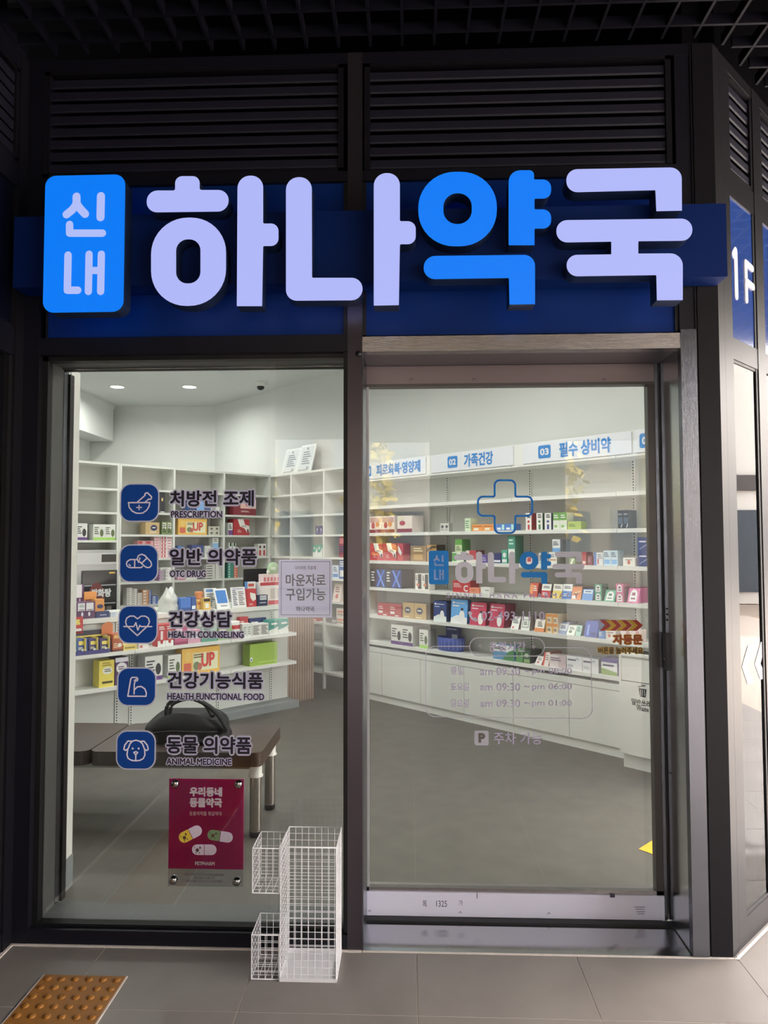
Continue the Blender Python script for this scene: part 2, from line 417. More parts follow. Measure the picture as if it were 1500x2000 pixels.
# ---- steel door portal + sliding door
tr = tag(empty('trim_1'), kind='structure')
MB().box(-.186, 1.057, -.003, .05, 2.315, 2.375, STEELH).build('steel_header', tr, bevel=.001)
MB().box(-.186, 1.057, .05, .3, 2.319, 2.36, mat('soffit_grey', '6b686d', .35, .6)).build('header_soffit', tr)
MB().box(1.056, 1.117, -.006, .03, .006, 2.388, STEEL).build('steel_post', tr, bevel=.001)
MB().box(1.0565, 1.09, .03, .262, .01, 2.37, STEELM).build('steel_jamb', tr)
MB().box(-.188, -.1835, -.001, .25, .004, 2.375, STEEL).build('steel_jamb', tr)
MB().box(-.186, 1.057, .0, .30, -.005, .004, STEELM).build('steel_threshold', tr)
MB().box(-.186, 1.10, .20, .235, .004, .012, GASK).build('door_track', tr)
ic = MB(); zi0 = FL.at(1290, 1268, 0)[1] if False else 1.02
ic.box(1.044, 1.0565, .185, .222, 1.035, 1.185, BLACKP)
for k in range(6): ic.box(1.0425, 1.0445, .200, .206, 1.06+.018*k, 1.064+.018*k, CHROME)
tag(ic.build('touch_switch', bevel=.003), 'slim black touch switch on the steel jamb right of the sliding door', 'switch')
for zz in (1.285, 1.262, 1.24, .62):
    MB().lathe([(0, 0), (.004, 0), (.004, .002)], GASK, (0, 0, 0), 10).build('screw_hole', tr, loc=(1.0562, .20, zz)).rotation_euler = (0, -math.pi/2, 0)
dr = tag(empty('door_1'), kind='structure')
DY = .245
def dz(y): return FA.at(1000, y, DY)[1]
dL, dR = -.186, 1.037
zt0, zt1 = dz(748), dz(713); zb0, zb1 = dz(1791), dz(1744)
GREYR = mat('top_rail_grey', '85797b', .35, .5)
MB().box(dL, dR, DY, DY+.045, zt0, zt1, GREYR).build('top_rail', dr, bevel=.001)
MB().box(dL, dR, DY-.004, DY+.045, zt0-.012, zt0, mat('top_bead_grey', '55524f', .4, .4)).build('glazing_bead', dr)  # dark grey bead under the top rail
MB().box(dL, dR, DY-.006, DY+.045, zb0, zb1, RAIL).build('bottom_rail', dr, bevel=.001)
MB().box(dL, dR, DY, DY+.045, zb1, zb1+.016, STEELH).build('glazing_bead', dr)
MB().box(dL, dR, DY+.01, DY+.04, .012, zb0, GASK).build('bottom_seal', dr)
xs = 1.008
MB().box(xs, dR, DY, DY+.045, zb1, zt0, mat('stile_brown_grey', '4e4846', .35, .4)).build('stile', dr, bevel=.002)
MB().box(dR, dR+.012, DY-.004, DY+.02, zb0, zt1, STEEL).box(dR+.012, 1.054, DY+.0, DY+.03, zb0, zt1+.01, GASK).build('stile_seal', dr)
MB().box(dL, dL+.010, DY, DY+.045, zb1, zt0, mat('light_bead', 'a9a8a8', .4, .3)).build('glazing_bead', dr)
MB().box(dL+.008, xs+.004, DY+.016, DY+.024, zb1+.01, zt0-.006, GLASSD).build('door_pane', dr)
# pencilled marks left on the door rails
mk = MB(); PEN = mat('pencil_marks', '3c3950', .8)
ptext(mk, FA, DY-.0065, '폭', 825, 834, 1759, 1772, PEN); ptext(mk, FA, DY-.0065, '1325', 852, 873, 1759, 1771, PEN); ptext(mk, FA, DY-.0065, '가', 896, 904, 1758, 1769, PEN)
for (a, c) in ((722, 1779), (899, 1782), (1072, 1784)):
    x, z = FA.at(a, c, DY-.0065); mk.stroke([(x-.006, z-.004), (x, z+.004), (x+.006, z-.003)], .002, DY-.0066, PEN)
x, z = FA.at(932, 1748, DY-.0065); mk.box(x-.002, x+.001, DY-.0068, DY-.006, z-.014, z+.008, PEN)
x, z = FA.at(1197, 1750, DY-.0065); mk.box(x-.012, x+.008, DY-.0068, DY-.006, z-.006, z+.006, PEN)
for k, yy in enumerate((1772, 1776, 1781, 1785)):
    x, z = FA.at(1250, yy, DY-.0065); mk.stroke([(x-.022+.004*k, z), (x+.02-.003*(k % 2), z+.001)], .0022, DY-.0066, PEN)
for px_ in (803, 926, 1180):
    x, z = FA.at(px_, 741, DY-.001); mk.stroke([(x-.006, z-.006), (x-.005, z+.003), (x+.006, z+.004), (x+.007, z-.004)], .002, DY-.001, PEN)
mk.build('pencil_marks', dr)

# ---- chamfered shopfront on the right
wr = tag(empty('wall_right', FC), kind='structure')
def cx(px, py): return FC.at(px, py, 0)[0]
c1, c2, c3 = cx(1424, 1000), cx(1441, 1000), cx(1489, 1000)
def cbox(name, x0, x1, y0, y1, z0, z1, m, **k): return MB().box(x0, x1, y0, y1, z0, z1, m).build(name, wr, **k)
cbox('post', .0, c1, 0, .1, 0, 3.54, ALU2, bevel=.002); cbox('joint_strip', c1, c1+.006, .006, .1, 0, 3.54, GASK)
cbox('post', c1+.006, c2, .002, .1, 0, 3.54, ALU2, bevel=.002)
cbox('post', c3, c3+.09, .0, .1, 0, 3.54, ALU2, bevel=.002)
CW = 2.6
z_wb = FC.at(1470, 1782, 0)[1]; z_wt = FC.at(1460, 712, 0)[1]; z_pb = FC.at(1460, 672, 0)[1]; z_pt = FC.at(1455, 405, 0)[1]; z_lb = FC.at(1450, 355, 0)[1]; z_lt = FC.at(1440, 160, 0)[1]
def bay(x0, x1):
    cbox('sill_rail', x0, x1, .002, .1, 0, z_wb, ALU2, bevel=.002); cbox('transom', x0, x1, .002, .1, z_wt, z_pb, ALU2, bevel=.002)
    cbox('transom', x0, x1, .002, .1, z_pt, z_lb, ALU2, bevel=.002); cbox('top_rail', x0, x1, .002, .1, z_lt, 3.54, ALU2, bevel=.002)
    cbox('blue_panel', x0, x1, .008, .06, z_pb, z_pt, mat('blue_panel_glossy', '274488', .15, coat=.6))  # base blue is lightened to hold the sky reflection
    cbox('gasket', x1-.02, x1, .004, .06, z_wb, z_wt, GASK); cbox('gasket', x1-.02, x1, .004, .06, z_pb, z_pt, GASK)
    louvres(FC, x0, x1, z_lb, z_lt, 7, wr, 0)
bay(c2, c3); bay(c3+.09, c3+.09+c3-c2)
cbox('backing', 0, CW, .12, .16, 2.3, 4.0, DARKW)
w2 = tag(empty('window_2', FC), kind='structure')
MB().box(c2, c3-.02, .010, .018, z_wb, z_wt, glass_mat('side_glass', (.5, .52, .52), .55)).build('window_pane', w2)
MB().box(c2, c3-.02, .006, .05, z_wt-.012, z_wt, GASK).box(c2, c3-.02, .006, .05, z_wb, z_wb+.014, ALU).build('window_frame', w2)
o = MB().box(c3+.09, c3+.09+c3-c2, .010, .018, z_wb, z_wt, _M['side_glass']).build('window_pane', w2)
# 1F lettering on the blue panel
t1 = MB(); F1W = mat('sign_plastic_white', 'dcd8dc', .5)
def cp(px, py, off=.03): return FC.at(px, py, off)
W1 = .034
p = [cp(1433, 497, .006), cp(1437, 490, .006), cp(1439, 578, .006)]
t1.stroke([p[0], p[1], p[2]], W1, -.0, F1W)
p = [cp(1458, 586, .006), cp(1456, 513, .006), cp(1469, 525, .006), cp(1470, 561, .006), cp(1457, 550, .006)]
t1.stroke([p[0], p[1], p[2]], W1*.86, -.002, F1W); t1.stroke([p[4], p[3]], W1*.86, -.004, F1W)
o = t1.build('floor_number', F=FC); sol = o.modifiers.new('s', 'SOLIDIFY'); sol.thickness = .010; sol.offset = -1
o.location = FC.P(0, .006, 0)
tag(o, 'raised white 1F lettering on the blue panel of the right shopfront', 'sign')
# white chevrons on the side window
cv = MB(); CHV = mat('vinyl_bright_white', 'e8e4ea', .5)
for a in (0, 25):
    q = [cp(1472+a, 1258-a*.25, .009), cp(1461+a, 1258+2-a*.25, .009), cp(1449+a, 1302-a*.2, .009), cp(1460+a, 1336-a*.35, .009), cp(1472+a, 1334-a*.4, .009), cp(1460+a, 1301-a*.2, .009)]
    cv.quad([(s, .0085, z) for s, z in q], CHV)
tag(cv.build('chevron_decal', F=FC), 'pair of white chevrons pointing left on the side window', 'sticker')
sg = MB(); a_, b_ = cp(1461, 1067, .03), cp(1483, 1096, .03)
sg.box(a_[0], b_[0], .03, .036, b_[1], a_[1], mat('plate_cream', 'e8e0d6', .5)); text(sg, 'A-130', a_[0]+.02, b_[0]-.02, b_[1]+.45*(a_[1]-b_[1]), b_[1]+.75*(a_[1]-b_[1]), .0292, INK, .002)
tag(sg.build('room_plate', F=FC), 'small cream plate reading A-130 behind the side window', 'sign')

# ---- shopfront on the left, running toward the viewer
wl = tag(empty('wall_left', FL), kind='structure')
def lbox(name, x0, x1, y0, y1, z0, z1, m, **k): return MB().box(x0, x1, y0, y1, z0, z1, m).build(name, wl, **k)
lbox('post', -.06, 0, 0, .1, 0, 3.54, ALU2, bevel=.002)
lbox('sill_rail', -3.8, -.06, .004, .1, 0, .07, ALU); lbox('transom', -3.8, -.06, .004, .1, 2.30, 2.42, ALU); lbox('transom', -3.8, -.06, .004, .1, 2.98, 3.08, ALU); lbox('top_rail', -3.8, -.06, .002, .1, 3.46, 3.54, ALU)
lbox('dark_pane', -3.8, -.06, .03, .05, .07, 2.30, mat('dark_glazing', '05060b', .15)); lbox('dark_panel', -3.8, -.06, .02, .05, 2.42, 2.98, mat('dark_blue_glazing', '060a18', .3))
lbox('gasket', -.085, -.06, .01, .05, .07, 2.3, GASK)
louvres(FL, -1.2, -.062, 3.08, 3.46, 7, wl, 0)
lbox('dark_panel', -3.8, -1.2, .02, .05, 3.08, 3.46, _M['dark_blue_glazing']); lbox('backing', -3.8, 0, .1, .14, 0, 3.9, DARKW)

# ================================================================== SETTING: shop interior
CZ = 3.5
MB_ = MB()
poly = [(-4.52, .2), (-1.5, .2), (1.2, .2), (2.55, 1.55), (2.09, 2.36), (-2.62, 6.97), (-2.85, 7.06), (-4.52, 7.06)]
fi = tag(MB().add([(p[0], p[1], 0) for p in [(-4.6, .30), (1.2, .30), (2.9, 1.8), (2.5, 2.6), (-2.5, 7.3), (-4.6, 7.3)]], [(0, 1, 2, 3, 4, 5)], FLOORI).build('floor'), kind='structure')
ci = tag(MB().add([(p[0], p[1], CZ) for p in [(-4.6, .26), (1.2, .26), (2.9, 1.8), (2.5, 2.6), (-2.5, 7.3), (-4.6, 7.3)]], [(5, 4, 3, 2, 1, 0)], CEILP).build('ceiling'), kind='structure')
WT = .29   # shelf depth in front of the wall
wd = tag(MB().box(-3.6, 3.7, WT, WT+.1, 0, CZ, WALLP).build('wall_display', F=FD), kind='structure')
wb = tag(MB().box(-4.7, -2.6, 7.06, 7.16, 0, CZ, WALLP).build('wall_back'), kind='structure')
wi = tag(MB().box(-4.62, -4.52, .3, 7.1, 0, CZ, WALLP).box(-4.52, -4.16, 5.6, 6.98, 3.0, CZ, WALLP).build('wall_inner'), kind='structure')
wq = tag(MB().box(-4.6, -1.5, .2, .28, 0, CZ, WALLP).build('wall_inner'), kind='structure')
wq2 = tag(MB().box(-1.5, 1.2, .262, .30, 2.375, CZ, WALLP).build('wall_lintel'), kind='structure')
# narrow end of the side wall seen just inside the window
se = tag(MB().box(-1.72, -1.552, .40, .485, .14, 2.36, WHITE).build('partition_end'), kind='structure')
MB().box(-1.722, -1.548, .398, .487, 0, .14, PLIN).build('skirting', se)

# lamps
LP = [tuple(at_z(229, 755, CZ)[:2]), tuple(at_z(370, 755, CZ)[:2]), (-3.6, 4.0), (-2.2, 3.9), (-2.4, 2.2), (-.95, 3.2), (-.7, 1.6), (.45, 2.1), (.6, .95), (-3.3, 1.2)]
lamp = bpy.data.lights.new('downlight', 'AREA'); lamp.shape = 'DISK'; lamp.size = .16; lamp.energy = LAMP_W; lamp.color = (1, .985, .94); lamp.spread = math.radians(165)
for i, (x, y) in enumerate(LP):
    t = empty('ceiling_light', loc=(x, y, CZ))
    tag(t, ['round recessed downlight at the far left of the white ceiling', 'round recessed downlight near the back corner of the white ceiling'][i] if i < 2 else 'round recessed downlight '+['in the left of the shop ceiling', 'above the front shelving', 'above the left end of the bench', 'above the open floor before the counter', 'above the right end of the bench', 'before the wall display', 'just inside the sliding door', 'in the near left of the shop ceiling'][i-2],
        'ceiling light', 'downlights in the shop ceiling')
    MB().lathe([(.098, 0), (.098, -.006), (.084, -.010), (.08, -.004)], WHITE, n=24).build('trim_ring', t)
    MB().lathe([(.08, -.005), (.05, -.007), (.0005, -.0075)], LENS, n=24).build('lens', t)
    lo = bpy.data.objects.new('downlight_lamp', lamp); COL.objects.link(lo); lo.location = (x, y, CZ-.02)
# cameras and detectors on the ceiling
def dome(px, py, label, z=CZ):
    p = at_z(px, py, z); t = empty('security_camera', loc=(p.x, p.y, z)); tag(t, label, 'camera')
    MB().lathe([(.062, 0), (.064, -.03), (.055, -.045), (.045, -.05)], WHITE, n=20).build('housing', t)
    MB().lathe([(.046, -.045), (.043, -.07), (.03, -.088), (.0005, -.095)], BLACKP, n=20).build('dome_lens', t)
dome(215, 793, 'white dome camera near the back wall of the ceiling'); dome(509, 747, 'white dome camera beside the sloping wall line of the ceiling')
MB()
# ================================================================== shelving
def shelf_unit(name, F, xs, zs, depth, ztop, label, z0=0., th=.022, back=True, side=.022, floor_z=.08, pm=None):
    t = empty(name, F); tag(t, label, 'shelving')
    for x in xs: MB().box(x-side/2, x+side/2, 0, depth, z0, ztop, WHITE).build('side_panel', t)
    MB().box(xs[0], xs[-1], depth-.008, depth, z0, ztop, WHITEB).build('back_panel', t)
    MB().box(xs[0]-side/2, xs[-1]+side/2, -.002, depth, ztop-.022, ztop, WHITE).build('top_board', t)
    for a, b_ in zip(xs[:-1], xs[1:]):
        for z in zs: MB().box(a+side/2, b_-side/2, .003, depth-.008, z-th, z, WHITE).build('shelf_board', t)
    if floor_z: MB().box(xs[0], xs[-1], .03, depth, 0, floor_z, pm or PLIN).build('plinth', t)
    return t
ZB = [2.125, 1.885, 1.655, 1.41, 1.17, .93, .69, .45, .16]
shelf_unit('open_bookcase', FB, [-1.80, -1.215, -.61, 0.0], ZB, .29, 2.37, 'tall white open shelving behind the counter, filled with medicine boxes')
ZBL = [2.113, 1.876, 1.595, .80, .45, .16]
shelf_unit('open_bookcase', FB, [-2.9, -2.27, -1.824], ZBL, .29, 2.37, 'tall white open shelving at the far left holding the drinks warmer')
ZR = [2.125, 1.88, 1.656, 1.411, 1.185, .94, .705, .46, .18]
shelf_unit('open_bookcase', FD, [-1.72, -1.295, -.695, -.04], ZR, .28, 2.37, 'tall white open shelving right of the inner corner, mostly empty', floor_z=.156, pm=mat('toe_kick_grey', '5f5d59', .6))

# ---- right wall display
DZ = [.581, .845, 1.122, 1.388, 1.663, 1.932]
SH = mat('shelf_edge_white', 'e3e4e0', .35)
t = empty('display_shelving', FD); tag(t, 'white wall display with slotted uprights and stocked shelves under blue numbered headers', 'shelving')
bays = [-.02, .86, 1.80, 2.74, 3.55]; DD = .275
MB().box(bays[0], bays[-1], DD-.006, DD, .53, 2.37, WHITEB).build('back_panel', t)
SLOT = mat('slot_dark', '2c2e2f', .6)
def upright(F, x, y, z0, z1, parent):
    u_ = MB(); u_.box(x-.013, x+.013, y-.014, y, z0, z1, WHITE); z = z0+.01
    while z < z1-.02: u_.box(x-.0045, x+.0045, y-.0148, y-.0138, z, z+.012, SLOT); z += .022
    return u_.build('slotted_upright', parent)
for x in bays[:-1]:
    upright(FD, x+.004, DD-.006, .53, 2.34, t)
for a, b_ in zip(bays[:-1], bays[1:]):
    for z in DZ:
        MB().box(a+.002, b_-.002, 0, DD-.02, z-.030, z, SH).build('shelf_board', t)
    MB().box(a+.002, b_-.002, .0, DD-.01, 2.185, 2.20, SH).build('canopy_board', t)
MB().box(bays[0], bays[-1], .004, .03, 2.20, 2.372, SH).build('header_fascia', t)
MB().box(bays[0], bays[0]+.02, 0, DD, .53, 2.37, WHITE).build('end_panel', t)
HB = mat('header_blue', '2e82cc', .5); HW = mat('header_white', 'dfe2e8', .45)
for n_, (xl, xr, tb, words, tw, gap) in {'01': (717, 832, (708, 726, 911, 933), '피로회복·영양제', (736, 822, 901, 926), 0), '02': (843, 1003, (875, 894.5, 891, 914), '가족건강', (907, 964, 884, 908), 0),
        '03': (1022, 1234, (1052, 1076.5, 870, 895), '필수 상비약', (1093, 1194, 856, 888), 0), '04': (1240, 1330, (1250, 1276, 846, 873), '', None, 0)}.items():
    h = MB(); x0 = FD.s_at(xl, 2.29, 0); x1 = FD.s_at(xr, 2.29, 0); h.box(x0, x1, -.006, .003, 2.206, 2.366, HW)
    sb = FD.s_at(tb[0], 2.29, 0); se_ = FD.s_at(tb[1], 2.29, 0); h.ext(rr(sb, se_, 2.235, 2.235+.105, .016), [], -.0068, None, HB)
    text(h, n_, sb+.018, se_-.018, 2.26, 2.315, -.0074, HW, .003)
    if words:
        ta = FD.s_at(tw[0], 2.29, 0); te = FD.s_at(tw[1], 2.29, 0); text(h, words, ta, te, 2.228, 2.346, -.0068, HB, .004)
    o = h.build('header_sign', F=FD)
    tag(o, {'01': 'white header sign numbered 01 at the left end of the wall display', '02': 'white header sign numbered 02 with four blue syllables, second along the wall display', '03': 'white header sign numbered 03 with five blue syllables, third along the wall display', '04': 'white header sign numbered 04 cut off by the door stile'}[n_], 'sign')
# base cabinets under it
jo = [-.30, .226, .746, 1.272, 1.797, 2.321, 2.846, 3.37]
nm = ['leftmost', 'second from left', 'third from left', 'fourth from left', 'fifth from left', 'beside the waste cabinet', 'hidden behind the waste cabinet']
for i, (a, b_) in enumerate(zip(jo[:-1], jo[1:])):
    a0 = max(a, -.026)+.0006; b_ -= .0006
    t = empty('base_cabinet', FD); tag(t, 'white handleless base cabinet under the wall display, %s' % nm[i], 'cabinet', 'base cabinets under the wall display')
    MB().box(a0, b_, .016, .28, .07, .48, WHITEB).build('carcass', t)
    MB().box(a0+.0015, b_-.0015, -.002, .016, .072, .478, CABW).build('door', t, bevel=.001)
    MB().box(a0, b_, .012, .03, 0, .07, CABW).build('kickboard', t)
tag(MB().box(-.026, 3.40, -.004, .255, .481, .526, CABW).build('cabinet_top', F=FD), 'long white top board lying along the base cabinets', 'worktop')
# waste cabinet at the right
p0 = Vector((1.458, 2.292, 0)); FW = Frame(p0, A_D)
t = empty('waste_cabinet', FW); tag(t, 'white waste bin cabinet with a flap, black bin symbol and lettering', 'cabinet')
zt = FW.at(1240, 1277, 0)[1]; WW = .62
MB().box(0, WW, .02, .17, .10, zt, WHITE).build('body', t); MB().box(.01, WW, .03, .16, 0, .10, CABW).build('plinth', t)
MB().box(0, WW, -.004, .172, zt-.02, zt, WHITE).build('top_board', t)
f0 = FW.at(1250, 1333, 0)[1]; f1 = FW.at(1250, 1289, 0)[1]
MB().box(.0, WW, .0, .02, .10, f0-.006, CABW).build('door', t, bevel=.001)
MB().box(.016, WW-.02, .004, .022, f0, f1, CABW).build('flap', t, bevel=.001)
MB().box(0, .015, 0, .02, f0-.006, zt-.02, CABW).box(.01, WW, .015, .02, f0-.008, f0, GASK).build('flap_frame', t)
lb = MB(); K2 = mat('print_black', '17181a', .6)
def wp(px, py): return FW.at(px, py, -.001)
q = [wp(1246, 1345), wp(1264, 1349), wp(1262, 1360), wp(1250, 1358)]; lb.quad([(s, -.001, z) for s, z in (wp(1250, 1360.5), wp(1261, 1362.5), wp(1263, 1346.5), wp(1247.5, 1344))], K2)
lb.stroke([wp(1247, 1341.5), wp(1260.5, 1339)], .006, -.001, K2); lb.stroke([wp(1256, 1339), wp(1253, 1337)], .005, -.001, K2)
for k in (1251.2, 1255, 1258.8): lb.stroke([wp(k, 1347.5), wp(k+.3, 1359)], .0035, -.0015, CABW)
text(lb, '일반쓰레기', wp(1233, 1372)[0], wp(1281, 1372)[0], wp(1250, 1379)[1], wp(1250, 1366)[1], -.001, K2, .001)
text(lb, 'Waste', wp(1243, 1384)[0], wp(1267, 1384)[0], wp(1255, 1389)[1], wp(1255, 1379.5)[1], -.001, K2, .0008)
lb.build('printed_label', t)

# ---- counter with front shelving
KO = .20
t = empty('front_shelving', FK); tag(t, 'low white shelving in front of the counter with two stocked shelves', 'shelving')
kb = [-3.4, -2.6, -1.63, -.75, -.03]
MB().box(-3.4, .0, KO-.012, KO, .066, .92, WHITEB).build('back_panel', t)
MB().box(-3.4, .0, .0, KO, 0, .066, PLIN).build('plinth', t)
for x in (-2.55, -1.70, -1.58, -.77, -.20): upright(FK, x, KO-.012, .07, .92, t)
for a, b_ in zip(kb[:-1], kb[1:]):
    for z in (.44, .708): MB().box(a+.002, b_-.002, 0, KO-.026, z-.028, z, SH).build('shelf_board', t)
t = empty('service_counter', FK); tag(t, 'long service counter with white top and wood slat front', 'counter')
MB().box(-3.4, .43, KO-.03, KO+.62, .925, .965, WHITE).build('counter_top', t)
xe = FK.s_at(612, .5, KO)
MB().box(-3.4, xe, KO+.012, KO+.55, 0, .925, mat('counter_core', '6d5647', .6)).build('body', t)
x = .004; w_ = .021
while x+w_ < xe:
    MB().box(x, x+w_, KO-.008, KO+.012, .0, .925, WOOD).build('slat', t, bevel=.002); x += .030

# ================================================================== goods
ZS = {'D': (FD, DZ), 'K': (FK, [.44, .708]), 'B': (FB, ZB), 'R': (FD, ZR)}
N_ITEM = [0]
def deco(mb, w, h, y, ds, sh=0.):
    """flat print on the front: list of (kind, colour, ...) in fractions of the front"""
    def Y(z): return y+sh*z/h
    def q(x0, x1, z0, z1, c, lay=0):
        e = -.0006*(lay+1); mb.quad([(x0*w, Y(z0*h)+e, z0*h), (x1*w, Y(z0*h)+e, z0*h), (x1*w, Y(z1*h)+e, z1*h), (x0*w, Y(z1*h)+e, z1*h)], pc(c))
    for i, d in enumerate(ds):
        k, c = d[0], d[1]; a = d[2:]
        if k == 'r': q(*a, c, i)
        elif k == 'l':       # lines of small print
            x0, x1, z0, z1, n = a
            for j in range(n):
                zz = z0+(z1-z0)*(j+.25)/n; q(x0, x0+(x1-x0)*(1-.28*((j*7) % 3)/2), zz, zz+(z1-z0)*.5/n, c, i)
        elif k == 'o':       # oval or blob
            cx_, cz_, rx, rz = a; n = 14
            mb.quad([((cx_+rx*math.cos(2*math.pi*j/n))*w, Y((cz_+rz*math.sin(2*math.pi*j/n))*h)-.0006*(i+1), (cz_+rz*math.sin(2*math.pi*j/n))*h) for j in range(n)], pc(c))
        elif k == 'p':       # free polygon
            mb.quad([(x_*w, Y(z_*h)-.0006*(i+1), z_*h) for x_, z_ in a[0]], pc(c))
        elif k == 't':
            s, x0, x1, z0, z1 = a; text(mb, s, x0*w, x1*w, z0*h, z1*h, Y((z0+z1)/2*h)-.0006*(i+1), pc(c), .04*h*(z1-z0))
def good(F, z, x0, x1, yt, dep, c, label, group=None, ds=(), n=1, nz=1, nd=1, inset=.025, lean=0., name='medicine_box', cat='box', side=None, gap=.0015, rnd=0., top=None):
    a = F.s_at(x0, z, inset); b_ = F.s_at(x1, z, inset); h = F.at((x0+x1)/2, yt, inset)[1]-z
    if F is FB or z in ZR:
        for p_ in ([-1.80, -1.215, -.61, 0.0, -2.27] if F is FB else [-1.72, -1.295, -.695, -.04]):
            if z == 1.595 and p_ == -1.80: p_ = -1.822
            l_, r_ = p_-.0125, p_+.0125
            if a < r_ and b_ > l_:
                if (a+b_)/2 > p_: d_ = r_-a
                else: d_ = l_-b_
                a += d_; b_ += d_
    z += .0008; h -= .0008
    w = (b_-a)/n-gap; hh = h/nz; sh = lean*hh
    mb = MB(); hb = hh-.0006
    if rnd:
        mb.ext(rr(0, w, 0, hb, rnd*min(w, hb)), [], 0, dep, pc(c), pc(side or c)); mb.v = [(p_[0], p_[1]+sh*p_[2]/hb, p_[2]) for p_ in mb.v]
        mb.add([(p_[0], dep+sh*p_[1]/hb, p_[1]) for p_ in rr(0, w, 0, hb, rnd*min(w, hb))], [tuple(reversed(range(28)))], pc(side or c))
    else: mb.box(0, w, 0, dep, 0, hb, pc(side or c), pc(c), sh)  # many side colours are darker than the front, shade put into them
    o = mb.build(name, F=F, loc=(a, inset, z)); tag(o, label, cat, group)
    if ds:
        lm = MB(); deco(lm, w, hb, 0, ds, sh); lm.build('printed_label', o)
    ORD = ['first', 'second', 'third', 'fourth', 'fifth', 'sixth', 'seventh', 'eighth', 'ninth', 'tenth', 'eleventh', 'twelfth']
    def where(k, j, i):
        w_ = []
        if n == 2: w_.append(('left', 'right')[k]+' one')
        elif n > 2: w_.append(ORD[k]+' from left')
        if nz == 2: w_.append(('lower', 'upper')[j]+(' one' if not w_ else ''))
        elif nz > 2: w_.append(('lowest' if j == 0 else 'topmost' if j == nz-1 else ORD[j]+' up'))
        if nd > 1: w_.append('frontmost' if i == 0 else 'rearmost' if i == nd-1 else ORD[i]+' from front')
        l_ = label.replace(', one of two', '').replace(', stacked in two', '')+(', '+' '.join(w_) if w_ else '')
        if len(l_.replace('-', ' ').split()) > 16: print('LONG', l_)
        return l_
    o['label'] = where(0, 0, 0)
    for k in range(n):
        for j in range(nz):
            for i in range(nd):
                if k == j == i == 0: continue
                c_ = copy_tree(o); c_['label'] = where(k, j, i); F.put(c_, a+(w+gap)*k, inset+(dep+.0015)*i, z+hh*j)
    N_ITEM[0] += n*nz*nd
    return o
W0, K0 = 'c9cbc6', '2a2a2e'
LN = lambda c=K0, x0=.1, x1=.6, z0=.3, z1=.8, n=4: ('l', c, x0, x1, z0, z1, n)
BADGE = lambda c='2d2d30', x=.75, z=.45: ('o', c, x, z, .16, .24)
